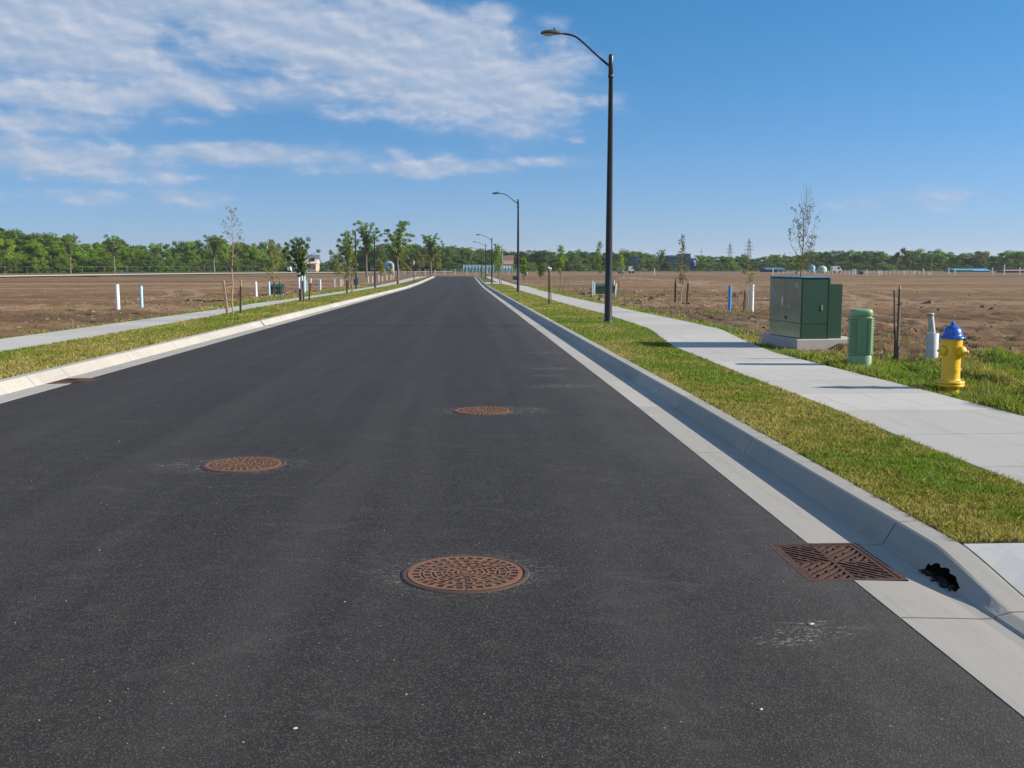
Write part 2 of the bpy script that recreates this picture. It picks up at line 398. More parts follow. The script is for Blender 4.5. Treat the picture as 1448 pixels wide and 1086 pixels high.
ASPH = m_asphalt()
CONC = m_concrete('concrete_curb', (.40, .378, .338), .36, None, 1.0, 3.0)
WALK = m_concrete('concrete_walk', (.480, .462, .425), .22, (3, 90, 1), 1.0, 1.52)
APRON = m_concrete('concrete_apron', (.43, .43, .425), .25, (5, 120, 1))
DIRT = m_dirt(); TURF = m_turf()
BLADE = m_leaf('grass_blades', None, trans=.3, usetint=True)
POLE = mat('pole_paint', (.035, .036, .038), .38, .3, .25, 3, .05, 80)
HEADM = mat('lamp_head_paint', (.10, .10, .095), .45, .4)
LENS = mat('lamp_lens', (.55, .52, .42), .25)
RUST = mat('rusty_iron', (.215, .098, .050), .8, .2, .6, 14, .6, 200, dirt=((.070, .048, .036), 7, .9))
RUSTD = mat('rusty_iron_dark', (.080, .038, .027), .82, .25, .45, 25, .5, 200, dirt=((.032, .020, .016), 12, .7))
PITD = mat('grit_and_pit_shade', (.018, .015, .013), .95)  # dark grit, also painted shade for cover pits, rim gap and inlet cavity
IRON = mat('weathered_iron', (.085, .055, .042), .7, .4, .3, 30, .4, 200)
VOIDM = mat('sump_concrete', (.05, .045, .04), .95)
WOOD = mat('stake_wood', (.36, .24, .16), .85, 0, .3, 30, .3, 120)
WOODD = mat('stake_wood_dark', (.075, .055, .042), .85, 0, .3, 30, .3, 120)
BARK = mat('sapling_bark', (.22, .15, .10), .9, 0, .3, 30, .3, 100)
BARKP = mat('sapling_bark_pinkish', (.36, .24, .17), .9, 0, .3, 30, .3, 100)
BARKF = mat('woodland_bark', (.15, .12, .095), .95, 0, .3, 4)
PVCW = mat('pvc_white', (.72, .74, .76), .4, 0, .06, 6)
PVCB = mat('pvc_blue', (.05, .27, .60), .4, 0, .1, 6)
PVCL = mat('pvc_pale_blue', (.36, .55, .64), .45, 0, .1, 6)
PVCG = mat('pvc_dusty_grey', (.42, .43, .42), .6, 0, .15, 8, dirt=((.25, .2, .16), 10, .6))
STRAP = mat('tie_strap', (.10, .06, .04), .8)
BLK = mat('black_rubber', (.012, .012, .013), .6)

# ================================================================ THE SETTING
def geo(a, b, r0=.012, mn=.25):
    ys = [a]
    while ys[-1] < b: ys.append(ys[-1] + max(mn, abs(ys[-1]) * r0))
    ys[-1] = b; return ys
END = 213.0
def strip(name, secs, fn, m, skip=None, smooth=False, edge=None):
    """secs: list of (Y, groove flag); fn(Y, g) -> [(x, z)...]; skip(y0, y1, column) drops cells"""
    b = MB(); rows = [fn(Y, g) for Y, g in secs]; n = len(rows[0])
    vs = [(x, Y, z) for (Y, g), r in zip(secs, rows) for x, z in r]
    fs = []
    for i in range(len(secs) - 1):
        for k in range(n - 1):
            if skip and skip((secs[i][0] + secs[i + 1][0]) / 2, k): continue
            a = i * n + k; fs.append((a, a + 1, a + n + 1, a + n))
    b.add(vs, fs, 0, smooth)
    o = b.build(name, m); tag(o, kind='structure')
    if edge:
        A = np.ones((len(secs), n, 4)); A[:, :, 0] = np.array(edge)[None]; A[:, :, 1] = np.array([g for _, g in secs])[:, None]; A[:, :, 2] = 0
        o.data.color_attributes.new('tint', 'FLOAT_COLOR', 'POINT').data.foreach_set('color', A.astype(np.float32).ravel())
    return o
def sections(y0, y1, joints, gw=.005, extra=()):
    s = [(y, 0) for y in geo(y0, y1, .03, .3)] + [(y, 0) for y in extra]
    s = [q for q in s if all(abs(q[0] - j) > gw * 2.5 for j in joints)]
    for j in joints:
        if y0 < j < y1: s += [(j - gw * 1.3, 0), (j - gw, 1), (j + gw, 1), (j + gw * 1.3, 0)]
    return sorted(set(s))
GR = dict(x0=1.81, x1=2.35, y0=5.18, y1=5.92)          # storm grate opening on the right
gl = G(112, 538.6)
GL = dict(x0=-6.02, x1=-5.48, y0=gl.y - .37, y1=gl.y + .37)  # and on the left
cutY = [GR['y0'], GR['y1'], GL['y0'], GL['y1']]

# asphalt: from behind the camera to the far cross street
ax = [-5.67, GL['x1'], -4, -2, 0, GR['x0'], 2.055]
def askip(y, k):
    return (k == 5 and GR['y0'] < y < GR['y1']) or (k == 0 and GL['y0'] < y < GL['y1'])
strip('road', [(y, 0) for y in sorted(geo(-12, END, .03, .5) + cutY)], lambda Y, g: [(x, prof(Y)) for x in ax], ASPH, askip)
# cross street at the far end
cs = MB()
for (y0, y1) in ((213.0, 219.5),):
    cs.add([(-160, y0 + .0, prof(y0)), (160, y0, prof(y0)), (160, y1, prof(y1)), (-160, y1, prof(y1))], [(0, 1, 2, 3)])
tag(cs.build('cross_road', ASPH), kind='structure')

J_R = [-7, -4, -1, 1.60, 4.60, 5.908] + [8.97 + 3 * i for i in range(34)]
J_L = [1.9 + 3 * i for i in range(3)] + [11.0, gl.y - .62, gl.y + .62] + [gl.y + 3.6 + 3 * i for i in range(30)]
def gR(Y, g):
    z = prof(Y) - (.007 if g else 0)
    return [(2.055, z - .1), (2.055, z + .003), (GR['x1'], z - .006), (2.44, z - .011), (2.515, z - .008)]
strip('gutter', sections(-12, END, J_R, .006, cutY), gR, CONC, lambda y, k: k in (0, 1) and GR['y0'] < y < GR['y1'], edge=[.8, .55, .15, .45, .75])
def gLf(Y, g):
    z = prof(Y) - (.007 if g else 0)
    return [(-6.075, z - .008), (GL['x0'], z - .006), (-5.67, z + .003), (-5.67, z - .1)]
strip('gutter', sections(-12, END, J_L, .006, cutY), gLf, CONC, lambda y, k: k in (1, 2) and GL['y0'] < y < GL['y1'], edge=[.75, .3, .55, .8])
def curb_h(Y):
    if Y > 5.41: return 1.0
    if Y < 4.60: return .16
    t = (Y - 4.60) / .81; return .16 + .84 * (t * t * (3 - 2 * t) * .35 + t * .65)
HY0, HY1 = G(1348, 836).y, G(1299, 806).y                # broken opening at the foot of the curb
def hole(Y):
    if not HY0 < Y < HY1: return .04
    t = (Y - HY0) / (HY1 - HY0); return .022 + .050 * math.sin(math.pi * t) ** .5 + .007 * math.sin(Y * 61) + .004 * math.sin(Y * 133)
def cR(Y, g):
    h = curb_h(Y); z = prof(Y); i = .006 if g else 0
    q = [(2.505, -.06), (2.507, -.010), (2.520, .012), (2.520 + .058 * max(.0, (hole(Y) - .012) / .098), max(.0125, hole(Y))), (2.578, .110), (2.588, .124), (2.604, .131), (2.66, .133), (2.73, .134), (2.74, .128), (2.742, -.25)]
    return [(x + i, z + (zz_ * h if zz_ > 0 else zz_) - i) for x, zz_ in q]
strip('curb', sections(-12, END, J_R, .006, [4.60 + .08 * k for k in range(1, 11)] + [HY0 + (HY1 - HY0) * k / 12 for k in range(13)]), cR, CONC, lambda y, k: k in (1, 2) and HY0 < y < HY1, edge=[.9, .6, .35, .2, .1, .1, .1, .2, .55, .8, .9])
def cL(Y, g):
    z = prof(Y); i = .006 if g else 0
    q = [(-6.33, -.25), (-6.33, .138), (-6.32, .145), (-6.20, .142), (-6.185, .134), (-6.175, .120), (-6.08, .010), (-6.065, -.010), (-6.063, -.06)]
    return [(x - i, z + zz_ - i) for x, zz_ in q]
strip('curb', sections(-12, END, J_L, .006), cL, CONC, edge=[.9, .8, .5, .12, .1, .1, .15, .55, .7])
# curb across the far side of the cross street and its returns
fc = MB()
for x0, x1, y0 in ((-160, 160, 219.5),):
    fc.box(x0, x1, y0, y0 + .35, prof(y0) - .3, prof(y0) + .16)
fc.box(-40, -6.33, 212.6, 212.95, prof(213) - .3, prof(213) + .15); fc.box(2.75, 40, 212.6, 212.95, prof(213) - .3, prof(213) + .15)
tag(fc.build('curb', CONC), kind='structure')

def pline(pts, zo=.135):
    q = sorted([(G(a, b, zo).y, G(a, b, zo).x) for a, b in pts]); ys = [t[0] for t in q]; xs = [t[1] for t in q]
    return lambda Y: float(np.interp(Y, ys, xs))
WRi = pline([(1448, 686), (1274, 618.6), (1167, 574), (1060, 534), (980, 501), (953, 491), (918, 465), (900, 459), (855, 444), (818, 434.8), (780, 424.6), (754, 416.6), (733, 410), (724, 404.5), (710, 401.5), (697, 396.5), (688, 392.2)])
WRo = pline([(1448, 589), (1290, 547.6), (1172, 518), (1095, 498.5), (1056, 482.7), (1020, 465.5), (963, 453), (900, 440), (856, 430.4), (833, 426), (800, 418.7), (763, 410.4), (748, 405.2), (729, 402.4), (715, 398), (700, 393.2), (690, 390)])
WLo = pline([(0, 479.6), (323, 435.4), (360, 429), (423, 421), (480, 412.4), (540, 402.2), (560, 397.8), (579, 393.2), (600, 389.5)])
WLi = pline([(0, 500), (161, 472.7), (310, 446.6), (340, 440.6), (415, 427.4), (480, 416.9), (540, 406.6), (562, 401.5), (579, 397.2), (603, 391.4)])
WSEC = sections(-12, 205, [-6, -4.5, -3, -1.5, 0, 1.5, 3, 4.5] + [6 + 1.52 * i for i in range(60)], .006)
def swR(Y, g):
    z = prof(Y) + .137 - (.006 if g else 0); a, b = WRi(Y), WRo(Y)
    return [(a, z - .3), (a, z - .006), (a + .012, z), (a + .09, z + .001), (b - .09, z + .004), (b - .012, z + .004), (b, z - .003), (b, z - .3)]
strip('sidewalk', WSEC, swR, WALK, edge=[1, 1, .95, .1, .1, .95, 1, 1])
def swL(Y, g):
    z = prof(Y) + .14 - (.006 if g else 0); a, b = WLo(Y), WLi(Y)
    return [(a, z - .3), (a, z - .006), (a + .012, z), (a + .1, z + .001), (b - .1, z + .001), (b - .012, z), (b, z - .006), (b, z - .3)]
strip('sidewalk', WSEC, swL, WALK, edge=[1, 1, .9, .1, .1, .9, 1, 1])
# verges between curb and walk
VE = 5.43
def vR(Y, g): z = prof(Y) + .120; a, b = 2.744, WRi(Y); return [(a, z - .3), (a, z - .004), (a + .1, z + .008), (b - .1, z + .01), (b - .001, z - .006), (b - .001, z - .3)]
strip('verge', [(y, 0) for y in geo(VE, 210, .03, .3)], vR, TURF)
eg = MB(); z = prof(VE) + .12; eg.add([(2.744, VE, z - .3), (WRi(VE), VE, z - .3), (WRi(VE), VE, z), (2.744, VE, z)], [(0, 1, 2, 3)])
tag(eg.build('verge', DIRT), kind='structure')
def vL(Y, g): z = prof(Y) + .128; b, a = -6.332, WLi(Y); return [(a + .001, z - .3), (a + .001, z - .006), (a + .1, z + .01), (b - .1, z + .008), (b, z - .002), (b, z - .3)]
strip('verge', [(y, 0) for y in geo(-12, 210, .03, .3)], vL, TURF)
# apron slab in front, right of the dropped curb
def apz(x, Y):
    h0 = .134 * curb_h(Y) - .006; t = min(1, max(0, (x - 2.76) / 1.0)); return h0 + (.130 - h0) * t
ab = MB(); xs_ = [2.757, 2.95, 3.15, 3.35, 3.6, 3.885]; ys_ = [-12, -8, -4, 0, 2.2, 2.206, 3.5, 4.2, 4.60, 4.75, 4.9, 5.1, 5.3, 5.415]
ab.add([(x, y, apz(x, y) + (.004 if x > 2.8 and y < 5.35 else 0)) for y in ys_ for x in xs_] + [(2.757, y, -.2) for y in ys_],
       [(j * 6 + i, j * 6 + i + 1, (j + 1) * 6 + i + 1, (j + 1) * 6 + i) for j in range(13) for i in range(5)] + [(84 + j, j * 6, (j + 1) * 6, 85 + j) for j in range(13)])
tag(ab.build('apron', APRON), kind='structure')
# crossing slab far on the left verge, crossing slab on the right
for (pa, pb, side) in (((520, 418.2), (520, 414.6), -1), ((735, 401.5), (735, 399.4), 1)):
    ya, yb = G(*pa, .13).y, G(*pb, .13).y
    b = MB(); a0, a1 = (WLi(ya), -6.34) if side < 0 else (2.75, WRi(ya)); z0 = prof((ya + yb) / 2)
    b.box(a0 + .02, a1 - .02, ya, yb, z0 - .1, z0 + .155); tag(b.build('path', WALK), kind='structure')

# --- bare field: one sheet to the horizon
def xlines():
    a = list(np.arange(3.2, 14, .09)) + list(np.arange(14, 26, .16)) + list(np.arange(26, 50, .5)) + list(np.arange(50, 120, 3)) + [130, 160, 220, 300, 450, 700, 1200, 3000, 6000]
    l = list(np.arange(-7, -24, -.18)) + list(np.arange(-24, -50, -.6)) + list(np.arange(-50, -120, -3)) + [-130, -160, -220, -300, -450, -700, -1200, -3000, -6000]
    return np.array(sorted(a + l + [-6.34, -6.3, 0, 2.7, 2.735, 2.76]))
ylines = [-400, -100, -40, -12, 0, 3, 5.0, 5.41, 5.43]; yy = 7.0
while yy < 230: ylines.append(yy); yy *= 1.0065
ylines += list(np.arange(232, 460, 12)) + [500, 600, 900, 1500, 3000, 8000]
XL = xlines(); YL = np.array(ylines)
GX, GY = np.meshgrid(XL, YL)
base = np.interp(GY, KX, KZ)
ro = np.array([WRo(y) for y in YL])[:, None]; lo_ = np.array([WLo(y) for y in YL])[:, None]
out_r = GX - ro; out_l = lo_ - GX
outd = np.maximum(out_r, out_l)                               # distance outside the walks
amp = np.clip(outd / 1.2, 0, 1) * np.clip(1.2 - GY / 260, .1, 1) * np.interp(GY, [15, 30, 60], [1.5, 1.35, 1.0])
n = (fbm(GX * .9, GY * .8, 3, 5) - .5) * .20 + (fbm(GX * 4.5, GY * 4.0, 9, 4) - .5) * .11 + (np.abs(fbm(GX * 1.6, GY * .45, 21, 4) - .5)) * -.24
roll = (fbm(GX * .03, GY * .05, 31, 3) - .5) * .35 * np.clip((GY - 50) / 150, 0, 1)
track = GX * 0
for (c0, c1, c2, c3, y0_, y1_) in ((13.5, .16, 2.2, 17, 22, 150), (24, .05, 3.0, 23, 24, 190), (-14.5, -.12, 1.8, 19, 24, 160), (-30, .04, 2.5, 31, 28, 190), (52, -.10, 4, 37, 40, 200)):
    cx_ = c0 + c1 * (GY - 20) + c2 * np.sin(GY / c3 * 2.2)
    for off in (-.95, .95):
        track = np.maximum(track, np.exp(-((GX - cx_ - off) / (.28 + GY * .003)) ** 2) * (GY > y0_) * (GY < y1_))
mound = .10 * np.exp(-(((GX - 7.9) / 1.5) ** 2 + ((GY - 18.6) / 1.1) ** 2))
GZ = base + .105 + amp * (n * (1 - .6 * track) + .02 - .05 * track) + roll * np.clip(outd / 6, 0, 1) + mound * np.clip(outd / .4, 0, 1)
GZ = np.where((GY > 222), base + .05 + amp * n * .5, GZ)
cor = (GX > -6.335) & (GX < 2.74) & (GY < 212)
GZ = np.where(cor, base - .6, GZ)
GZ = np.where((GX > 2.7) & (GX < 3.95) & (GY < 5.42), base - .6, GZ)
GZ = np.where((GY > 211) & (GY < 221), base - .12, GZ)
def grassy(x, y):
    """how much sod / weed grows at a spot of the field (0..1); numpy arrays"""
    r_out = x - np.interp(y, YL, ro[:, 0]); l_out = np.interp(y, YL, lo_[:, 0]) - x
    lim = np.interp(x, [5.5, 7.0, 9.5, 14], [16.3, 16.9, 17.6, 19.0])
    a = np.clip((lim - y) / 1.0 + .35, 0, 1) * (x > 3)
    b = np.clip(1.0 - r_out / np.interp(y, [14, 22, 40, 90], [.55, .9, 1.6, 2.2]), 0, 1) * (r_out > 0) * .75
    c_ = np.clip(1.0 - l_out / np.interp(y, [10, 35, 50, 80, 200], [.25, .6, 3.0, 3.5, 3]), 0, 1) * (l_out > 0) * .7
    pt = 0
    for (px, py, rr, s) in ((905, 418, 1.6, .7), (960, 424, 1.4, .6), (1040, 443, 1.3, .6), (1110, 452, .8, .4), (815, 404, 4, .7), (890, 419, 2.0, .6), (425, 424, 2.5, .7), (400, 421, 3, .6), (40, 470, .5, .35), (240, 428, .5, .5), (285, 430, .6, .5), (620, 389, 9, .5), (1250, 478, .4, .6), (1300, 470, .3, .5), (1150, 505, .5, .6), (760, 400, 5, .5)):
        q = G(px, py, .1); pt = np.maximum(pt, s * np.exp(-(((x - q.x) / (rr * 1.6)) ** 2 + ((y - q.y) / rr) ** 2)))
    return np.maximum(np.maximum(a, b), np.maximum(c_, pt))
gm = grassy(GX, GY); gm = np.where(GY < 5.4, .9 * (GX > 3), gm)
far = (GY > 235) & ((GX < 60) | (GY > 330)); gm = np.where(far & (GY > 285 + 40 * vnoise(GX * .02, GY * 0, 5) + np.clip(GX, -100, 200) * .25), .9, gm)
damp = np.clip(1 - np.abs(outd) / 4.0, 0, 1) * np.clip(1.3 - GY / 60, 0, 1) * (GX > 0)
gcol = np.stack([gm, damp, track, gm * 0 + 1], -1).reshape(-1, 4)
NXL, NYL = len(XL), len(YL)
idx = np.arange(NXL * NYL).reshape(NYL, NXL)
quads = np.stack([idx[:-1, :-1], idx[:-1, 1:], idx[1:, 1:], idx[1:, :-1]], -1).reshape(-1, 4)
me = bpy.data.meshes.new('ground'); me.vertices.add(NXL * NYL)
me.vertices.foreach_set('co', np.stack([GX, GY, GZ], -1).astype(np.float32).ravel())
me.loops.add(quads.size); me.loops.foreach_set('vertex_index', quads.astype(np.int32).ravel())
me.polygons.add(len(quads)); me.polygons.foreach_set('loop_start', np.arange(0, quads.size, 4, dtype=np.int32)); me.polygons.foreach_set('loop_total', np.full(len(quads), 4, dtype=np.int32))
a_ = me.color_attributes.new('tint', 'FLOAT_COLOR', 'POINT'); a_.data.foreach_set('color', gcol.astype(np.float32).ravel())
me.polygons.foreach_set('use_smooth', np.ones(len(quads), dtype=bool))
me.materials.append(DIRT); me.update(calc_edges=True)
tag(link(bpy.data.objects.new('ground', me)), kind='structure')
def fz(x, y):                                                 # height of the field sheet
    j = min(max(int(np.searchsorted(YL, y)), 1), NYL - 1); i = min(max(int(np.searchsorted(XL, x)), 1), NXL - 1)
    ty = (y - YL[j - 1]) / (YL[j] - YL[j - 1]); tx = (x - XL[i - 1]) / (XL[i] - XL[i - 1])
    return float((GZ[j - 1, i - 1] * (1 - tx) + GZ[j - 1, i] * tx) * (1 - ty) + (GZ[j, i - 1] * (1 - tx) + GZ[j, i] * tx) * ty)
def onfield(p): return Vector((p.x, p.y, fz(p.x, p.y)))
def fz_np(x, y):
    j = np.clip(np.searchsorted(YL, y), 1, NYL - 1); i = np.clip(np.searchsorted(XL, x), 1, NXL - 1)
    ty = (y - YL[j - 1]) / (YL[j] - YL[j - 1]); tx = (x - XL[i - 1]) / (XL[i] - XL[i - 1])
    return (GZ[j - 1, i - 1] * (1 - tx) + GZ[j - 1, i] * tx) * (1 - ty) + (GZ[j, i - 1] * (1 - tx) + GZ[j, i] * tx) * ty

# far pale path along the left of the field, with its strip of grass
def poly_strip(name, pts_lo, pts_hi, m, zo, kind='structure'):
    b = MB(); A = [G(*p, zo) for p in pts_lo]; B = [G(*p, zo) for p in pts_hi]
    k = len(A); b.add([(q.x, q.y, prof(q.y) + zo) for q in A + B], [(i, i + 1, k + i + 1, k + i) for i in range(k - 1)])
    return tag(b.build(name, m), kind=kind)
poly_strip('path', [(-60, 391.8), (0, 391.2), (100, 389.6), (200, 388.1), (300, 386.9), (400, 386.0), (480, 385.4), (640, 384.2)],
           [(-60, 390.2), (0, 389.7), (100, 388.3), (200, 387.0), (300, 386.0), (400, 385.3), (480, 384.8), (640, 383.8)], mat('pale_far_concrete', (.62, .55, .43), .9), .30)

# ---------------------------------------------------------------- grass blades (nobody could count them)
def blades(x, y, z, hgt, wid, col, lean=.5):
    n_ = len(x); th = rng.uniform(0, 2 * np.pi, n_); ph = rng.uniform(0, 2 * np.pi, n_)
    dx, dy = np.cos(th) * wid / 2, np.sin(th) * wid / 2
    ln = rng.uniform(.1, 1, n_) * lean * hgt; lx, ly = np.cos(ph) * ln, np.sin(ph) * ln
    V = np.empty((n_, 5, 3)); T = np.repeat(col[:, None, :], 5, 1)
    V[:, 0] = np.stack([x - dx, y - dy, z - .012], -1); V[:, 1] = np.stack([x + dx, y + dy, z - .012], -1)
    V[:, 2] = np.stack([x + dx * .8 + lx * .4, y + dy * .8 + ly * .4, z + hgt * .6], -1)
    V[:, 3] = np.stack([x + lx, y + ly, z + hgt], -1)
    V[:, 4] = np.stack([x - dx * .8 + lx * .4, y - dy * .8 + ly * .4, z + hgt * .6], -1)
    A = np.concatenate([T, np.ones((n_, 5, 1))], -1)
    return V.reshape(-1, 3), A.reshape(-1, 4)
def gcolour(x, y, seed, green=.5, fresh=1.0):
    n_ = len(x); p = fbm(x * 1.1, y * .5, seed, 4); q = fbm(x * 5, y * 5, seed + 5, 3)
    k = np.clip((p - .5) * 3.4 + green + (q - .5) * 1.6 + rng.normal(0, .22, n_), 0, 1)[:, None]
    straw = np.array([.40, .345, .105]); olive = np.array([.265, .275, .045]); lush = np.array([.175, .275, .026])
    c = np.where(k < .5, straw * (1 - 2 * k) + olive * 2 * k, olive * (2 - 2 * k) + lush * (2 * k - 1))
    c = c * rng.uniform(.5, 1.3, n_)[:, None]
    dead = rng.random(n_) < .10; c[dead] = np.array([.34, .22, .11]) * rng.uniform(.6, 1.1, dead.sum())[:, None]
    return c * fresh
def scatter(y0, y1, dens0, yref=5.7, p=1.5, cap=400000):
    """distances drawn with density ~ (yref/Y)^p per metre"""
    Yg = np.geomspace(y0, y1, 400); d = dens0 * (yref / Yg) ** p; cum = np.concatenate([[0], np.cumsum((d[1:] + d[:-1]) / 2 * np.diff(Yg))])
    n_ = int(min(cap, cum[-1])); return np.interp(rng.uniform(0, cum[-1], n_), cum, Yg)
def grass_obj(parts):
    V = np.concatenate([p[0] for p in parts]); A = np.concatenate([p[1] for p in parts])
    return link(bpy.data.objects.new('grass', np_mesh('grass', V, 5, BLADE, A)))
def wscale(Y): return np.clip(Y / 5.7, 1, 12) ** .8
parts = []
Y = scatter(VE + .01, 120, 19000); a = 2.75; b = np.interp(Y, YL, np.array([WRi(y) for y in YL]))
u = rng.random(len(Y)); X = a - .02 + (b - a + .07) * u
ragged = .055 * vnoise(Y * 3.1, Y * 0 + 4.5, 91) + .03 * vnoise(Y * 11, Y * 0 + 2.5, 92) - .03
keep = (X < b + ragged) & (X > a - .02 * vnoise(Y * 7, Y * 0, 93)); X, Y = X[keep], Y[keep]
tuft = .6 + .9 * vnoise(X * 9, Y * 9, 77)
green = .40 + .35 * np.exp(-((Y - 30) / 6) ** 2) + .3 * np.exp(-(((X - 3.4) / .35) ** 2)) * (Y < 16) + .45 * (Y < 8) * (X > 3.2)
H_ = rng.uniform(.008, .030, len(X)) * tuft * np.where(rng.random(len(X)) < .03, 1.7, 1) * (1 + .25 * np.clip(green, 0, 1)) * np.clip(Y / 30, 1, 1.8)
parts.append(blades(X, Y, np.interp(Y, KX, KZ) + .126, H_, .0042 * wscale(Y), gcolour(X, Y, 11, green - .02), 1.1))
# along the edges tufts lean over the concrete
tag(grass_obj(parts), 'mown straw and green sod between the right curb and the sidewalk', 'grass', kind='stuff')
parts = []
Y = scatter(10.5, 120, 26000); a = np.interp(Y, YL, np.array([WLi(y) for y in YL])); u = rng.random(len(Y)); X = a + (-6.335 - a) * u
tuft = .7 + .9 * vnoise(X * 7, Y * 7, 78)
H_ = rng.uniform(.025, .055, len(X)) * tuft * np.clip(Y / 30, 1, 1.8)
parts.append(blades(X, Y, np.interp(Y, KX, KZ) + .134, H_, .0045 * wscale(Y), gcolour(X, Y, 17, .50), 1.0))
tag(grass_obj(parts), 'mown green sod between the left curb and the sidewalk', 'grass', kind='stuff')
parts = []
Y = scatter(8.5, 19, 30000, p=1.2); X = WRo(10) + rng.random(len(Y)) * 7.5; X = X + 0
ro_i = np.interp(Y, YL, ro[:, 0]); keep = X > ro_i + .015
X, Y = X[keep], Y[keep]; gmv = grassy(X, Y); keep = rng.random(len(X)) < np.clip(gmv * 1.6 + (fbm(X * 2.5, Y * 2.5, 41) - .5) * 2.0 - .15, 0, 1)
X, Y = X[keep], Y[keep]; tuft = .45 + 1.5 * fbm(X * 2.2, Y * 2.2, 79) ** 2 * 1.7
hole = np.exp(-(((X - 6.3) / .55) ** 2 + ((Y - 12.35) / .25) ** 2)); keep = rng.random(len(X)) > hole; X, Y, tuft = X[keep], Y[keep], tuft[keep]
H_ = rng.uniform(.04, .10, len(X)) * tuft
parts.append(blades(X, Y, fz_np(X, Y), H_, .0048 * wscale(Y), gcolour(X, Y, 23, .66), .9))
# weeds on the bare soil
Y = scatter(15, 110, 60000, p=1.1, cap=260000); side = rng.random(len(Y)) < .55
X = np.where(side, np.interp(Y, YL, ro[:, 0]) + rng.exponential(2.5, len(Y)), np.interp(Y, YL, lo_[:, 0]) - rng.exponential(2.2, len(Y)))
gmv = grassy(X, Y); keep = rng.random(len(X)) < np.clip(gmv * 1.5 + (fbm(X * 1.7, Y * 1.7, 43) - .5) * 2.4 - .45, 0, 1) * .55
keep &= ~((Y < 17.5) & side)
X, Y = X[keep], Y[keep]
parts.append(blades(X, Y, fz_np(X, Y), rng.uniform(.03, .08, len(X)) * np.clip(Y / 30, 1, 2), .005 * wscale(Y), gcolour(X, Y, 29, .55), .9))
tag(grass_obj(parts), 'rough green grass and weeds growing on the soil beyond the sidewalks', 'weeds', kind='stuff')

# clods and pebbles strewn over the near soil, and grit on the asphalt
ICO = None
def pebbles(name, pts, sizes, m, label, cat, flat=.6):
    vs = []; base_ = np.array([(1, 0, 0), (-.5, .8, 0), (-.5, -.8, 0), (.1, .05, .9), (-.1, 0, -.7)])
    tri = [(0, 1, 3), (1, 2, 3), (2, 0, 3), (1, 0, 4), (2, 1, 4), (0, 2, 4)]
    P = np.array(pts); n_ = len(P); th = rng.uniform(0, 6.28, n_); c, s_ = np.cos(th), np.sin(th)
    B = base_[None] * rng.uniform(.7, 1.3, (n_, 5, 3)) * np.array(sizes)[:, None, None]; B[:, :, 2] *= flat
    Q = np.stack([B[..., 0] * c[:, None] - B[..., 1] * s_[:, None], B[..., 0] * s_[:, None] + B[..., 1] * c[:, None], B[..., 2]], -1) + P[:, None]
    V = Q[:, np.array(tri).ravel()]
    o = link(bpy.data.objects.new(name, np_mesh(name, V.reshape(-1, 3), 3, m))); return tag(o, label, cat, kind='stuff')
Y = scatter(14, 90, 9000, p=1.0, cap=26000); side = rng.random(len(Y)) < .6
X = np.where(side, np.interp(Y, YL, ro[:, 0]) + .2 + rng.exponential(5, len(Y)), np.interp(Y, YL, lo_[:, 0]) - .2 - rng.exponential(5, len(Y)))
keep = (rng.random(len(X)) < np.clip((fbm(X * .8, Y * .8, 51) - .35) * 3, 0, 1)) & (grassy(X, Y) < .5); X, Y = X[keep], Y[keep]
pebbles('soil_clods', np.stack([X, Y, fz_np(X, Y) + .004], -1), rng.exponential(.016, len(X)) * np.clip(Y / 25, 1, 2.5) + .010, mat('clod_soil', (.17, .112, .072), .95, 0, .3, 1.5), 'brown clods of soil strewn over the bare field', 'soil clods', .7)
Y = scatter(2.6, 16, 420, yref=3, p=.6); X = rng.uniform(-5.5, 2.0, len(Y))
keep = rng.random(len(X)) < np.clip((fbm(X * 1.5, Y * 1.5, 61) - .42) * 6, .05, 1); X, Y = X[keep], Y[keep]
pebbles('road_grit', np.stack([X, Y, 0 * X + .002], -1), rng.exponential(.0010, len(X)) + .0010, mat('grit_stone', (.42, .39, .35), .9, 0, .4, 4), 'pale grit scattered over the dark asphalt', 'grit', .6)
for (px, py, s_, nm, lb, mm) in ((1147, 883, .013, 'stone', 'flat pale stone lying on the asphalt near the storm grate', 'grit_stone'), (417, 1031, .008, 'stone', 'small black and white stone lying alone on the near asphalt', 'grit_stone'), (1076, 1004, .007, 'stone', 'tiny pale chip of stone on the asphalt at the lower right', 'grit_stone'), (935, 479.5, 0, '', '', '')):
    if not s_: continue
    p = G(px, py); b = MB(); b.lathe([(0.001, .0), (s_ * .9, .001), (s_, .003), (s_ * .6, .006), (.001, .007)], 9, Matrix.Translation(p) @ Matrix.Rotation(.5, 4, 'Z') @ Matrix.Diagonal((1.4, .7, 1, 1)))
    tag(b.build(nm, MATS[mm]), lb, 'stone')

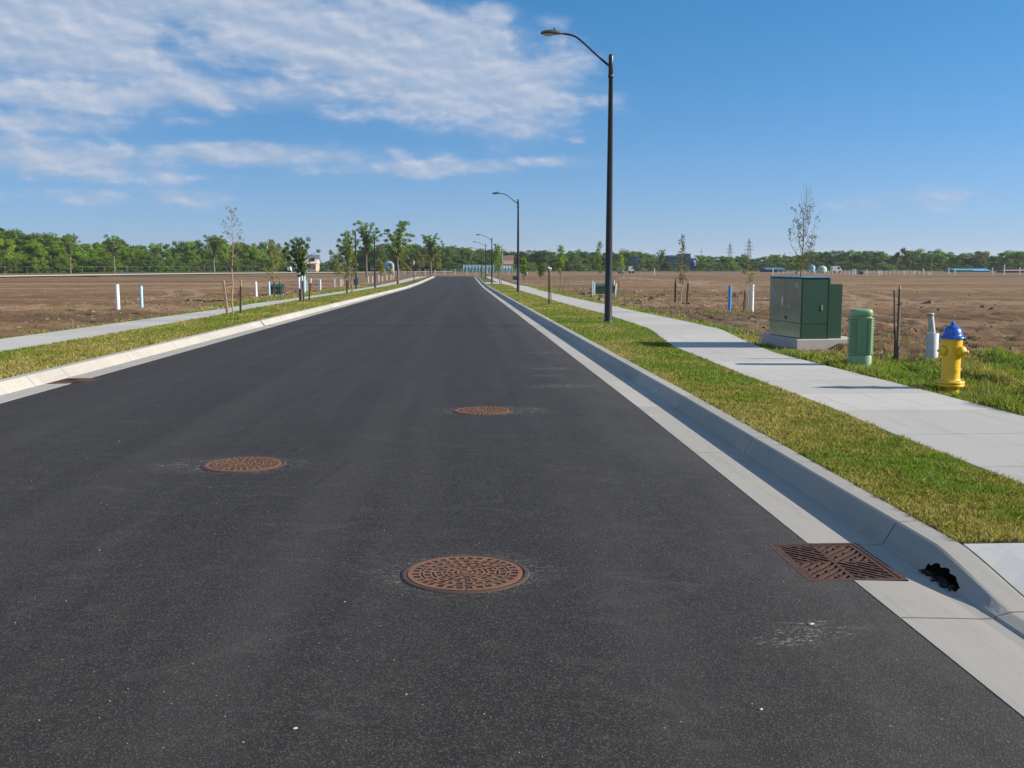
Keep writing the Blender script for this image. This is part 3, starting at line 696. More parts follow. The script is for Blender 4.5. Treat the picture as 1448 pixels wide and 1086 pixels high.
# ================================================================ IRONWORK IN THE ROAD
def manhole(first, loc, rz, label):
    if first is None:
        root = empty('manhole_cover', loc, label, 'manhole', 'manhole covers in the road', rz)
        fr = MB(); fr.lathe([(.318, .0), (.318, .005), (.322, .0062), (.342, .0062), (.346, .004), (.350, .0005)], 72)
        fr.build('frame', IRON, root)
        gr_ = MB(); gr_.lathe([(.312, .0012), (.319, .0012)], 72); gr_.build('rim_gap', PITD, root)
        # cover: polar cells, raised or sunk
        NA = 240
        bands = [(0, .022, 0, 0, 0), (.022, .032, 0, 1, 0), (.032, .048, 0, 0, 0), (.048, .062, 5, .80, 1), (.062, .074, 0, 0, 0), (.074, .098, 12, .62, 2), (.098, .109, 0, 0, 0), (.109, .121, 7, .82, 1),
                 (.121, .131, 0, 0, 0), (.131, .158, 19, .64, 2), (.158, .169, 0, 0, 0), (.169, .181, 9, .84, 1), (.181, .192, 0, 0, 0), (.192, .221, 25, .62, 2), (.221, .231, 0, 0, 0), (.231, .241, 10, .82, 1), (.241, .251, 0, 0, 0), (.251, .286, 32, .60, 2), (.286, .3115, 0, 0, 0)]
        rr = np.random.default_rng(3); H = np.zeros((len(bands), NA)); K = np.zeros((len(bands), NA), int)
        for i, (r0, r1, cnt, duty, kd) in enumerate(bands):
            if duty and not cnt: H[i] = 1
            if cnt:
                off = rr.random(); fr_ = (np.arange(NA) / NA * cnt + off); cell = np.floor(fr_).astype(int) % cnt
                jit = rr.uniform(-.12, .12, cnt); du = duty + rr.uniform(-.15, .12, cnt)
                on = (np.mod(fr_, 1) > .5 - du[cell] / 2 + jit[cell]) & (np.mod(fr_, 1) < .5 + du[cell] / 2 + jit[cell]); H[i, on] = 1
        H[3:, NA * 3 // 4] = 1                              # radial groove towards the near side
        top, bot = .0070, .0040
        cv_ = MB()
        def P(r, k, z): th = 2 * math.pi * k / NA; return (r * math.cos(th), r * math.sin(th), z)
        for i, (r0, r1, *_) in enumerate(bands):
            for k in range(NA):
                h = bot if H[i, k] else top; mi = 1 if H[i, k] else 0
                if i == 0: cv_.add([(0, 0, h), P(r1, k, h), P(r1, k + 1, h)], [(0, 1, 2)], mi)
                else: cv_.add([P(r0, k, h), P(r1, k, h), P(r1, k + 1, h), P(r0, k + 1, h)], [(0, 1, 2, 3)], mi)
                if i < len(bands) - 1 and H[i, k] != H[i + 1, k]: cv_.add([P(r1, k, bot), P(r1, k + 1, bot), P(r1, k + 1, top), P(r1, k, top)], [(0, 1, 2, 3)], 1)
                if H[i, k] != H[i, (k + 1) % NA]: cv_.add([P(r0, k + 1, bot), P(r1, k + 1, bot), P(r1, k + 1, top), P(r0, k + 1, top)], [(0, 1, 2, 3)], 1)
        for k in range(NA): cv_.add([P(.3115, k, 0), P(.3115, k + 1, 0), P(.3115, k + 1, top), P(.3115, k, top)], [(0, 1, 2, 3)], 0)
        cv_.build('cover_plate', [RUST, PITD], root)
        return root
    r = first.copy(); COL.objects.link(r); r.location = loc; r.rotation_euler = (0, 0, rz); r['label'] = label
    for ch in list(first.children): c = ch.copy(); COL.objects.link(c); c.parent = r
    return r
mh = manhole(None, MH[0][0], 0, 'rusty round manhole cover nearest the camera in the middle of the asphalt')
manhole(mh, MH[1][0], 1.13, 'rusty round manhole cover in the left lane of the road')
manhole(mh, MH[2][0], 2.4, 'farthest rusty manhole cover, thin ellipse in the road beyond the others')

def grate(q, label, grp):
    cx, cy = (q['x0'] + q['x1']) / 2, (q['y0'] + q['y1']) / 2; hx, hy = (q['x1'] - q['x0']) / 2, (q['y1'] - q['y0']) / 2
    root = empty('storm_grate', (cx, cy, prof(cy)), label, 'storm drain', grp)
    f = MB(); t_ = .028
    zt = .001
    f.box(-hx, hx, -hy, -hy + t_, -.09, zt); f.box(-hx, hx, hy - t_, hy, -.09, zt); f.box(-hx, -hx + t_, -hy + t_, hy - t_, -.09, zt); f.box(hx - t_, hx, -hy + t_, hy - t_, -.09, zt)
    f.build('frame', RUSTD, root)
    b = MB(); ix, iy = hx - t_ - .004, hy - t_ - .004; zt2 = -.002
    b.box(-ix, -ix + .022, -iy, iy, -.016, zt2); b.box(ix - .022, ix, -iy, iy, -.016, zt2); b.box(-ix + .022, ix - .022, -iy, -iy + .022, -.016, zt2); b.box(-ix + .022, ix - .022, iy - .022, iy, -.016, zt2)
    b.box(-.011, .011, -iy + .022, iy - .022, -.016, zt2 - .0015); b.box(-ix + .022, ix - .022, -.011, .011, -.016, zt2 - .003)
    def seg(x0, x1, y0, y1, d, cc):           # clip line d.(x,y)=cc of direction
        pts = []
        # line points: p = n*cc + s*d, n perpendicular
        n_ = (-d[1], d[0])
        ss = []
        lo_s, hi_s = -9, 9
        for ax_, (a0, a1) in enumerate(((x0, x1), (y0, y1))):
            o_ = n_[ax_] * cc; dd = d[ax_]
            s0, s1 = (a0 - o_) / dd, (a1 - o_) / dd
            lo_s = max(lo_s, min(s0, s1)); hi_s = min(hi_s, max(s0, s1))
        return (n_, lo_s, hi_s)
    q2 = math.sqrt(.5); pitch = .043; wd = .0175
    for (x0, x1, y0, y1, d) in ((-ix + .02, -.009, .009, iy - .02, (q2, -q2)), (.009, ix - .02, .009, iy - .02, (q2, q2)), (-ix + .02, -.009, -iy + .02, -.009, (q2, q2)), (.009, ix - .02, -iy + .02, -.009, (q2, -q2))):
        k = 0
        for i in range(-20, 21):
            n_, s0, s1 = seg(x0, x1, y0, y1, d, i * pitch + .012)
            if s1 - s0 < .012: continue
            c0 = Vector((n_[0] * (i * pitch + .012), n_[1] * (i * pitch + .012), 0)); ang = math.atan2(d[1], d[0])
            M = Matrix.Translation(c0) @ Matrix.Rotation(ang, 4, 'Z')
            b.box(s0, s1, -wd / 2, wd / 2, -.016, zt2 - .0006 * (1 + (i % 3)), 0, M); k += 1
            if (i % 2) == 0 and s1 - s0 > .1:      # short webs that break the slots
                for sc in (.33, .68):
                    sm = s0 + (s1 - s0) * sc; b.box(sm - .008, sm + .008, wd / 2 - .001, pitch - wd / 2 + .001, -.016, zt2 - .0035, 0, M)
    b.build('grate_bars', RUSTD, root)
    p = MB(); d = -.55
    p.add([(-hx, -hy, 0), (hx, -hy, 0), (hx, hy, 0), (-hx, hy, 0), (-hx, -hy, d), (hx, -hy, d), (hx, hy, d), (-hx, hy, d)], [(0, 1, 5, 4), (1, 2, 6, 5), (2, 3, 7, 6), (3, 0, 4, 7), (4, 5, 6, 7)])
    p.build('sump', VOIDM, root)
    return root
grate(GR, 'square rusty storm grate set in the asphalt and right gutter', None)
grate(GL, 'brown storm grate by the left curb, seen nearly edge on', None)
# broken opening under the curb with a little black debris in its mouth
yc_ = (HY0 + HY1) / 2; il = empty('curb_inlet', (2.60, yc_, 0), 'ragged black opening at the foot of the curb beside the storm grate', 'curb inlet')
b = MB(); hw = (HY1 - HY0) / 2
h0_, h1_ = .10 * curb_h(HY0), .10 * curb_h(HY1)
b.add([(-.090, -hw, -.10), (.10, -hw, -.10), (.10, hw, -.10), (-.090, hw, -.10), (-.022, -hw, h0_), (.09, -hw, h0_), (.09, hw, h1_), (-.022, hw, h1_)], [(0, 1, 2, 3), (4, 7, 6, 5), (0, 4, 5, 1), (1, 5, 6, 2), (2, 6, 7, 3)])
b.build('cavity', PITD, il)
b = MB(); rr = random.Random(4); DBR = mat('black_debris', (.010, .009, .008), .95, 0, .4, 40)
for i in range(26):
    t_ = rr.uniform(-1, 1); c_ = Vector((-.085 - rr.uniform(-.02, .022), t_ * hw * .98, -.006 + rr.uniform(0, .012)))
    M = Matrix.Translation(c_) @ Matrix.Rotation(rr.uniform(0, 6.28), 4, 'Z') @ Matrix.Rotation(rr.uniform(-.5, .5), 4, 'X')
    l_, w_ = rr.uniform(.012, .028), rr.uniform(.006, .013); b.bevbox(-l_, l_, -w_, w_, -.003, .004, .002, 0, M)
b.build('debris', DBR, il)

# ================================================================ STREET LAMPS
def lamp(P, ytop, label, reach, hd, s=1.0, arm_dir=-1, name='street_lamp', grp='street lamps along the road'):
    h = HT(P, ytop); root = empty(name, P, label, 'street lamp', grp)
    r0, r1 = .118 * s, .062 * s
    b = MB(); b.lathe([(r0 * 1.25, -.1), (r0 * 1.25, .03), (r0 * 1.02, .05), (r0, .06), (r1, h - .62 * s), (r1 * 1.15, h - .61 * s), (r1 * 1.15, h - .04), (r1 * .8, h), (.001, h + .01)], 20)
    b.build('pole', POLE, root)
    c_ = MB(); c_.lathe([(r1 * 1.2, h - .66 * s), (r1 * 1.35, h - .65 * s), (r1 * 1.35, h - .58 * s), (r1 * 1.2, h - .57 * s)], 16)
    c_.build('arm_bracket', POLE, root)
    a = arm_dir; z0 = h - .33 * s; pts = []
    for t in np.linspace(0, 1, 16):
        pts.append((a * (.04 + reach * t), 0, z0 + hd * float(np.interp(t, [0, .27, .52, .60, .66, .74, .82, .9, 1], [0, .335, .675, .775, .85, .92, .965, .985, 1]))))
    m = MB(); m.tube(pts, [.036 * s] * 3 + [.03 * s] * (len(pts) - 3), 10); m.build('arm', POLE, root)
    # cobra head
    L_ = .70 * s; hx = a * (.04 + reach * .96); zc = z0 + hd * 1.0
    hm = MB(); prof_ = [(0, .035, .035), (.10, .05, .05), (.16, .075, .06), (.35, .13, .085), (.60, .15, .09), (.82, .125, .075), (.95, .075, .05), (1.0, .01, .012)]
    vs = []; n_ = 14
    for (t, wy, hz) in prof_:
        for k in range(n_):
            th = 2 * math.pi * k / n_; cz = math.sin(th)
            vs.append((hx + a * t * L_, math.cos(th) * wy * s, zc + (cz * hz if cz > 0 else cz * hz * .55) * s + .02 * s * math.sin(t * 3)))
    fs = [(i * n_ + k, i * n_ + (k + 1) % n_, (i + 1) * n_ + (k + 1) % n_, (i + 1) * n_ + k) for i in range(7) for k in range(n_)]
    hm.add(vs, fs, 0, True); hd_o = hm.build('lamp_head', HEADM, root)
    ln = MB(); ln.lathe([(.001, -.055 * s), (.07 * s, -.05 * s), (.105 * s, -.03 * s), (.115 * s, -.005 * s)], 18, Matrix.Translation((hx + a * .66 * L_, 0, zc - .012 * s)) @ Matrix.Diagonal((1.55, 1, 1, 1))); ln.build('lens', LENS, root)
    pc = MB(); pc.lathe([(.03 * s, 0), (.03 * s, .06 * s), (.02 * s, .075 * s), (.001, .08 * s)], 12, Matrix.Translation((hx + a * .42 * L_, 0, zc + .08 * s))); pc.build('photocell', BLK, root)
    return root
lamp(G(860, 456, .115), 77, 'tall dark street lamp, nearest, standing on the right verge', 1.37, .90)
lamp(G(732.6, 413.3, .115), 281.5, 'second street lamp on the right verge, a third as tall in view', 1.28, .74)
lamp(G(695.6, 402, .115), 336, 'third street lamp on the right verge, its arm over the road end', 1.35, .62, .9)
lamp(G(687, 394.5, .115), 345.0, 'fourth street lamp on the right verge, left of the third', 1.6, .60, .9)
lamp(AT(681, 205, .115), 353, 'farthest street lamp on the right verge, at the end of the road', 1.7, .66, 1.0)
lamp(G(530.5, 408, .115), 334.5, 'street lamp on the left verge, its arm reaching right over the road', .75, .52, .8, 1)
pP = G(503.8, 409, .12); hh = HT(pP, 328); b = MB(); b.lathe([(.09, -.1), (.085, 0), (.07, hh * .98), (.06, hh)], 14)
pl = empty('utility_pole', pP, 'plain dark pole without an arm between the young left trees', 'pole'); b.build('pole', POLE, pl)
b = MB(); b.lathe([(.085, hh), (.085, hh + .05), (.001, hh + .08)], 14); b.build('cap', POLE, pl)

# ================================================================ HYDRANT
YEL = mat('yellow_enamel', (.74, .45, .012), .38, 0, .12, 9, .15, 40, dirt=((.30, .16, .02), 22, .45), coat=.2)
BLU = mat('blue_enamel', (.006, .085, .42), .28, 0, .12, 12, .06, 60, coat=.4)
STEEL = mat('worn_steel', (.45, .36, .22), .45, .7, .3, 40)
hp = onfield(G(1343, 553, .10)); hp.z -= .015
hy = empty('fire_hydrant', hp, 'yellow fire hydrant with a blue dome cap in the grass', 'fire hydrant')
b = MB(); b.lathe([(.113, -.15), (.113, .10)], 32); b.build('base_pipe', YEL, hy)
b = MB(); b.lathe([(.12, .098), (.163, .10), (.168, .108), (.168, .132), (.163, .138), (.135, .140), (.168, .1405), (.170, .146), (.170, .166), (.164, .172), (.125, .175), (.117, .20)], 40)
for k in range(8):
    th = 2 * math.pi * (k + .3) / 8; M = Matrix.Translation((math.cos(th) * .148, math.sin(th) * .148, 0)); b.lathe([(.013, .170), (.013, .190), (.006, .193)], 6, M, smooth=False); b.lathe([(.013, .078), (.013, .099)], 6, M, smooth=False)
b.build('flange', YEL, hy)
b = MB(); b.lathe([(.118, .174), (.113, .21), (.110, .40), (.112, .55), (.120, .60), (.124, .66), (.124, .70), (.120, .715)], 40); b.build('barrel', YEL, hy)
b = MB(); b.lathe([(.150, .708), (.158, .712), (.158, .722), (.148, .732), (.122, .742), (.118, .760), (.112, .79), (.098, .825), (.075, .853), (.045, .868), (.030, .873)], 40)
for k in range(8):
    th = 2 * math.pi * (k + .1) / 8; b.lathe([(.012, .70), (.012, .738), (.005, .742)], 6, Matrix.Translation((math.cos(th) * .140, math.sin(th) * .140, 0)), smooth=False)
b.build('bonnet', BLU, hy)
b = MB(); b.lathe([(.030, .870), (.026, .878), (.028, .884), (.024, .905), (.016, .915), (.001, .918)], 10, smooth=True); b.build('operating_nut', BLU, hy)
def nozzle(ang, z, r, ln, cone):
    M = Matrix.Translation((0, 0, z)) @ Matrix.Rotation(ang, 4, 'Z') @ Matrix.Rotation(R(90), 4, 'Y')
    b = MB(); b.lathe([(r * .92, .06), (r * .95, ln * .62), (r * 1.15, ln * .66), (r * 1.15, ln * .72)], 28, M); o = b.build('nozzle', YEL, hy)
    c = MB(); c.lathe([(r * 1.08, ln * .72), (r * 1.12, ln * .74), (r * 1.10, ln * .86), (r * .95, ln * .95), (r * .55, ln * (1.02 + cone)), (r * .35, ln * (1.06 + cone)), (r * .32, ln * (1.06 + cone)), (r * .30, ln * (1.20 + cone)), (.001, ln * (1.21 + cone))], 28, M)
    c.build('nozzle_cap', YEL, o)
    return M
nozzle(R(-50), .545, .066, .165, .06)
nozzle(R(190), .555, .056, .165, .0)
nozzle(R(60), .555, .046, .155, .02)
b = MB(); th = R(-52); cc = []
for t in np.linspace(0, 1, 14):
    cc.append((math.cos(th - .1 + t * .05) * (.165 - .045 * t * t), math.sin(th - .1 - t * .3) * (.165 - .045 * t), .485 - .25 * t + .10 * t * t - .06 * math.sin(t * 3.14)))
b.tube(cc, .0045, 6); b.build('chain', STEEL, hy)
# ================================================================ TELEPHONE PEDESTAL
PGR = mat('pedestal_green', (.200, .345, .185), .55, 0, .14, 5, dirt=((.24, .26, .17), 9, .5)); PGR2 = mat('pedestal_green_deep', (.145, .27, .140), .5, 0, .1, 5)
pp = onfield(G(1215, 519, .1)); pp.z -= .03
pd = empty('telephone_pedestal', pp, 'pale green ribbed telephone pedestal standing beside the sidewalk', 'utility pedestal', None, R(-14))
def sqr(w_, z, n_=32, e=.62):
    out = []
    for k in range(n_):
        th = 2 * math.pi * k / n_; c, s_ = math.cos(th), math.sin(th)
        out.append((w_ * math.copysign(abs(c) ** e, c), w_ * math.copysign(abs(s_) ** e, s_), z))
    return out
def sqlathe(b, pr, e=.62, cap=True, n_=32, mi=0):
    vs = []
    for w_, z in pr: vs += sqr(w_, z, n_, e)
    fs = [(i * n_ + k, i * n_ + (k + 1) % n_, (i + 1) * n_ + (k + 1) % n_, (i + 1) * n_ + k) for i in range(len(pr) - 1) for k in range(n_)]
    b.add(vs, fs, mi, True)
    if cap: b.add(sqr(pr[-1][0], pr[-1][1], n_, e), [tuple(range(n_))], mi)
b = MB(); sqlathe(b, [(.178, -.1), (.176, .20), (.172, .21), (.158, .215)]); b.build('base_sleeve', PGR, pd)
b = MB(); sqlathe(b, [(.158, .20), (.156, .84)]); b.build('housing', PGR, pd)
b = MB(); sqlathe(b, [(.158, .835), (.168, .84), (.169, .90), (.162, .925), (.14, .94)]); b.build('cap', PGR, pd)
b = MB(); b.bevbox(-.075, .075, -.172, -.150, .235, .825, .006); b.build('front_panel', PGR2, pd)
for k in range(17):
    z = .245 + k * .034; b = MB()
    b.add([(x, y, zz_) for zz_ in (z, z + .015) for x, y in ((-.183, .10), (-.183, -.12), (-.14, -.172), (-.092, -.178), (-.088, -.15), (.088, -.15), (.092, -.178), (.14, -.172), (.183, -.12), (.183, .10))],
          [tuple(range(9, -1, -1)), tuple(range(10, 20))] + [(i, (i + 1) % 10, 10 + (i + 1) % 10, 10 + i) for i in range(10)])
    b.build('louvre', PGR, pd)
# ================================================================ BIG GREEN CABINET
CG = mat('cabinet_green', (.020, .064, .035), .42, 0, .22, 1.8, .05, 30, dirt=((.055, .090, .058), 5, .45))
CG2 = mat('cabinet_green_plain', (.020, .062, .035), .42, 0, .1, 2.5)  # nearly the same green, without dirt, for side compartment and small lids
CM, t_, bs_, co_ = newmat('cabinet_door_metal')
L(CM, t_.mix(t_.noise(co_, 1.5, 3, .5), (.22, .25, .225), (.30, .33, .30)), bs_.inputs['Base Color']); bs_.inputs['Metallic'].default_value = .9
L(CM, t_.m('ADD', .18, t_.m('MULTIPLY', t_.noise(co_, 3, 3, .6), .16)), bs_.inputs['Roughness'])
L(CM, t_.n('ShaderNodeBump', inp={'Strength': .35, 'Distance': .05, 'Height': t_.noise(t_.scale(co_, .5, .7, 2.2), 1.0, 0, .4)}).outputs[0], bs_.inputs['Normal'])
CT = mat('cabinet_blue_top', (.09, .22, .34), .4)
cabO = Vector((6.40, 19.45, 0)); cabO.z = fz(7.2, 20.2) - .02
cb = empty('transformer_cabinet', cabO, 'large dark green utility cabinet on a concrete pad, metal doors on its left', 'utility cabinet', None, R(6))
b = MB(); b.bevbox(0, 1.36, -.02, 1.74, -.4, .225, .012); pad_o = b.build('pad', m_concrete('pad_concrete', (.46, .43, .38), .3), cb)
ztop = .225; cz1 = ztop + 1.18
b = MB(); b.bevbox(.115, .68, .055, 1.60, ztop, cz1, .012); b.box(.125, .67, .048, .056, ztop + .30, ztop + .306); b.build('body', CG, cb)
b = MB(); b.bevbox(.10, .70, .040, 1.615, cz1 + .0005, cz1 + .022, .006); b.build('lid', CT, cb)
for (ya, yb) in ((.075, .80), (.81, 1.575)):
    b = MB(); b.bevbox(.098, .1145, ya, yb, ztop + .31, cz1 - .02, .004); d_ = b.build('door', CM, cb)
    h_ = MB(); yh = .83 if ya < .5 else .90
    if ya > .5:
        h_.bevbox(.080, .0975, .88, .925, ztop + .62, ztop + .80, .004); h_.build('handle', PVCW, d_)
    else:
        h_.bevbox(.085, .0975, .72, .77, ztop + .36, ztop + .42, .004); h_.build('latch', BLK, d_)
b = MB(); b.bevbox(.104, .1145, .075, 1.575, ztop + .012, ztop + .30, .003); b.build('lower_panel', CM, cb)
for y_, z_, a_ in ((1.42, .95, .05), (1.30, .82, .035), (.28, 1.04, .07), (.60, .62, .04)):
    b = MB(); b.box(.0955, .0978, y_ - a_, y_ + a_, ztop + z_ - a_ * .7, ztop + z_ + a_ * .7); b.build('sticker', mat('faded_sticker', (.34, .36, .33), .6, 0, .3, 30), cb)
for z in (ztop + .12, ztop + .34, ztop + .95): b = MB(); b.box(.097, .113, .050, .074, z, z + .09); b.build('hinge', BLK, cb)
b = MB(); b.bevbox(.505, .54, .044, .0545, ztop + .56, ztop + .66, .004); b.build('lock_plate', mat('lock_grey', (.20, .26, .22), .5), cb)
b = MB(); b.bevbox(.685, .99, .14, 1.45, ztop, ztop + 1.06, .012); b.box(.66, .684, .05, .10, ztop, cz1 - .01); b.build('side_compartment', CG2, cb)

# ================================================================ SMALLER GREEN BOXES
def util_box(px0, px1, ybot, ytop, label, dep=.7, m=CG, kind='box', extra=None):
    A = onfield(G(px0, ybot, .1)); B_ = onfield(G(px1, ybot, .1)); c_ = (A + B_) / 2; wd = (B_ - A).length; h = HT(A, ytop)
    root = empty('utility_box', c_, label, 'utility box', None, R(rr.uniform(-3, 3)))
    b = MB(); b.bevbox(-wd / 2 - .08, wd / 2 + .08, -.08, dep + .08, -.25, .06, .01); b.build('pad', WALK, root)
    b = MB(); b.bevbox(-wd / 2, wd / 2, 0, dep, .06, h * .72, .01); b.build('body', m, root)
    b = MB(); b.add([(-wd / 2 - .02, -.03, h * .72 + .001), (wd / 2 + .02, -.03, h * .72 + .001), (wd / 2 + .02, dep, h * .72 + .001), (-wd / 2 - .02, dep, h * .72 + .001), (-wd / 2 - .02, -.02, h * .80), (wd / 2 + .02, -.02, h * .80), (wd / 2 + .02, dep, h), (-wd / 2 - .02, dep, h)],
          [(0, 3, 2, 1), (4, 5, 6, 7), (0, 1, 5, 4), (1, 2, 6, 5), (2, 3, 7, 6), (3, 0, 4, 7)]); b.build('lid', CG2, root)
    b = MB(); b.box(-.04, .04, -.012, -.001, h * .4, h * .5); b.build('latch', STEEL, root)
    return root
util_box(382, 399, 418, 402, 'low green transformer box left of the road, among white pipes', .9)
util_box(500.5, 506.5, 404, 393, 'small dark green box beside the left sidewalk, further along', .8)
util_box(841.5, 870, 417.5, 401, 'dark green transformer box standing behind the nearest street lamp', .9)
util_box(725.5, 731.5, 397, 389.5, 'tiny dark box far away beyond the right sidewalk', .8)

# ================================================================ PIPES
def pipe(px, yb, yt, m, label, rad=None, lean=0, grp=None, w_px=None, fld=True, cap=None):
    P = G(px, yb, .10); P = onfield(P) if fld else P; h = HT(P, yt); rad = rad or (w_px * P.y / F / 2)
    root = empty('pipe_marker', P, label, 'pipe', grp)
    b = MB(); dx = lean * h
    b.tube([(0, 0, -.15), (dx * .5, 0, h * .5), (dx, 0, h - .005)], rad, 16, cap=False); b.tube([(dx, 0, h - .005), (dx * .5, 0, h * .5)], rad * .86, 16, cap=False)
    b.lathe([(rad * .86, h - .004), (rad, h - .004)], 16, Matrix.Translation((dx, 0, 0)))
    b.build('pipe', m, root)
    if cap: c = MB(); c.lathe([(rad * 1.12, h - .10), (rad * 1.12, h + .004), (rad * .9, h + .010), (.001, h + .011)], 16, Matrix.Translation((dx, 0, 0))); c.build('cap', cap, root)
    return root
pipe(167, 439, 402, PVCW, 'white pipe with a rag tag standing left in the bare field', w_px=5.8, lean=-.01)
pipe(200.5, 437, 404, PVCL, 'pale blue pipe standing just right of the white one in the left field', w_px=4.6)
pipe(362.5, 419, 398, PVCW, 'short white pipe right of the nearest left sapling', w_px=3.6, lean=-.03)
pipe(381, 418.5, 398, PVCL, 'pale blue pipe against the left end of the low green box', w_px=3.4, lean=-.03)
pipe(423.5, 413.5, 385, PVCW, 'tall white pipe left of the leafy staked tree', w_px=4.2, lean=-.02)
pipe(430.5, 414, 384, PVCL, 'tall pale blue pipe behind the trunk of the leafy staked tree', w_px=4.0, lean=.0)
pipe(433.5, 412, 396.5, PVCG, 'short grey pipe just right of the tall pale blue pipe', w_px=2.2)
pipe(450.3, 411, 395, PVCL, 'pale blue pipe, left of a close pair beyond the leafy staked tree', w_px=2.0)
pipe(453.2, 411, 395, PVCW, 'white pipe, right of a close pair beyond the leafy staked tree', w_px=2.0)
pipe(1031.5, 441, 404, PVCB, 'bright blue pipe standing in the soil left of the green cabinet', w_px=4.4)
pipe(1062.7, 442.5, 402, PVCW, 'white pipe standing in the soil nearest the green cabinet', w_px=5.6)
pipe(837.5, 418, 397, PVCL, 'pale pipe at the left end of the box behind the lamp', w_px=2.6)
pipe(840.5, 418.5, 399.5, PVCW, 'thin white pipe touching the left side of the box behind the lamp', w_px=1.6)
pipe(867.5, 417, 396.5, PVCG, 'grey pipe at the right end of the box behind the lamp', w_px=3.0)
pipe(869.8, 418.5, 400.5, PVCW, 'white pipe leaning right of the box behind the lamp', w_px=1.9, lean=.06)
# the stepped grey pipe behind the hydrant
P = onfield(G(1317, 512, .1)); h = HT(P, 443)
root = empty('standpipe', P, 'dusty grey stepped standpipe with a wide foot behind the fire hydrant', 'pipe')
b = MB(); b.lathe([(.102, -.1), (.098, h * .595), (.090, h * .60), (.088, h * .45)], 24); b.build('sleeve', PVCG, root)
b = MB(); b.tube([(.012, 0, h * .40), (-.02, .0, h * .70), (-.048, 0, h * .95)], [.056, .052, .046], 18); b.build('pipe', PVCG, root)
b = MB(); b.lathe([(.050, h * .93), (.050, h * .955), (.062, h * .96), (.062, h), (.054, h + .004)], 16, Matrix.Translation((-.055, 0, 0))); b.build('collar', mat('pvc_brownish', (.38, .36, .31), .6), root)

# small lot markers along both sidewalks
def marker(px, yb, yt, label, grp, m=PVCW, wpx=1.2, name='marker_post'):
    P = onfield(G(px, yb, .1)); h = HT(P, yt); w_ = wpx * P.y / F / 2
    b = MB(); b.bevbox(-w_, w_, -w_, w_, -.1, h, w_ * .3); o = b.build(name, m, loc=P); return tag(o, label, 'marker post', grp)
lm = [(473.3, 406, 394.5, 1.4), (481.8, 406, 395, 1.5), (484.6, 404.5, 395.5, 1.1), (492.2, 403.5, 391.5, 1.3), (521, 400.0, 390.8, 1.3), (526.8, 399.5, 391, 1.3), (535.6, 398, 389.3, 1.4), (540.8, 397.8, 390.6, 1.2), (546.8, 396.5, 388.3, 1.3), (552.6, 395.5, 388.2, 1.2), (555.8, 394.8, 389.2, 1)]
for (px, yb, yt, wp) in lm: marker(px, yb, yt, 'one of the short white lot marker posts standing beyond the left sidewalk', 'white lot markers beyond the left sidewalk', PVCW, wp)
rm = [(793.2, 406, 391), (799.6, 407.3, 392.5), (804.6, 406.5, 394.5), (743.2, 398.5, 389), (748, 398, 390.5), (758.8, 399, 390), (765.5, 400, 391.5), (786.5, 404, 390.2), (735.5, 397, 391), (752, 399, 388.8)]
for (px, yb, yt) in rm: marker(px, yb, yt, 'one of the thin pale lot markers standing beyond the right sidewalk', 'pale lot markers beyond the right sidewalk', WOOD, 1.2)
for i in range(56):
    px = 556 + i * 4.9 + rr.uniform(-2, 2); Yd = rr.uniform(224, 262)
    if px > 780: break
    P = onfield(AT(px, Yd)); h = rr.uniform(.7, 1.5); w_ = rr.uniform(.04, .08)
    b = MB(); b.bevbox(-w_, w_, -w_, w_, -.1, h, w_ * .3); tag(b.build('survey_stake', WOOD if i % 3 else PVCW, loc=P), 'one of the tiny stakes dotted across the field past the road end', 'stake', 'stakes in the field past the road end')
frm = [(1243, 388.5, 383), (1245.5, 388, 382.2), (1279, 388.5, 382.5), (1292, 390, 383.2), (1306, 386, 380), (1313, 389.5, 384.8), (1316.3, 388.5, 384), (1341.5, 387.5, 379.2), (1350.5, 387.8, 381.5), (1403.5, 388, 378.5), (1420, 385.5, 374), (1442, 386, 378), (1206.5, 387, 380.5), (1209.5, 387, 381), (1093, 388, 379.5), (925.5, 388.5, 379.5), (1226, 387, 381.2)]
for (px, yb, yt) in frm:
    P = onfield(AT(px, 240)); h = HT(P, yt); b = MB(); b.bevbox(-.10, .10, -.1, .1, -.1, h, .02)
    tag(b.build('boundary_post', PVCW, loc=P), 'one of the tiny pale posts along the far edge of the right field', 'post', 'pale posts along the far edge of the right field')

# ================================================================ TREES
def leaf_quads(C, size, seed, droop=0, tinted=None):
    g = np.random.default_rng(seed); n_ = len(C)
    a = g.normal(size=(n_, 3)); a /= np.linalg.norm(a, axis=1)[:, None]
    b = g.normal(size=(n_, 3)); b -= (b * a).sum(1)[:, None] * a; b /= np.linalg.norm(b, axis=1)[:, None]
    s1 = (np.asarray(size) * g.uniform(.7, 1.3, n_))[:, None]; s2 = s1 * .62
    V = np.stack([C - a * s1, C - b * s2, C + a * s1, C + b * s2], 1)
    t = g.random(n_) if tinted is None else np.clip(tinted + g.normal(0, .15, n_), 0, 1)
    A = np.repeat(np.stack([t, t, t, np.ones(n_)], -1)[:, None], 4, 1)
    return V.reshape(-1, 3), A.reshape(-1, 4)
LF_F = m_leaf('leaf_fresh', [(0, (.11, .18, .030)), (.5, (.17, .26, .045)), (1, (.25, .34, .07))])
LF_G = m_leaf('leaf_bright', [(0, (.085, .145, .012)), (.45, (.155, .25, .018)), (.8, (.22, .32, .022)), (1, (.29, .36, .03))])
LF_D = m_leaf('leaf_deep', [(0, (.055, .100, .018)), (.5, (.10, .17, .025)), (1, (.15, .225, .032))])
LF_B = m_leaf('leaf_bluish', [(0, (.080, .135, .034)), (.5, (.13, .20, .042)), (1, (.19, .27, .05))])
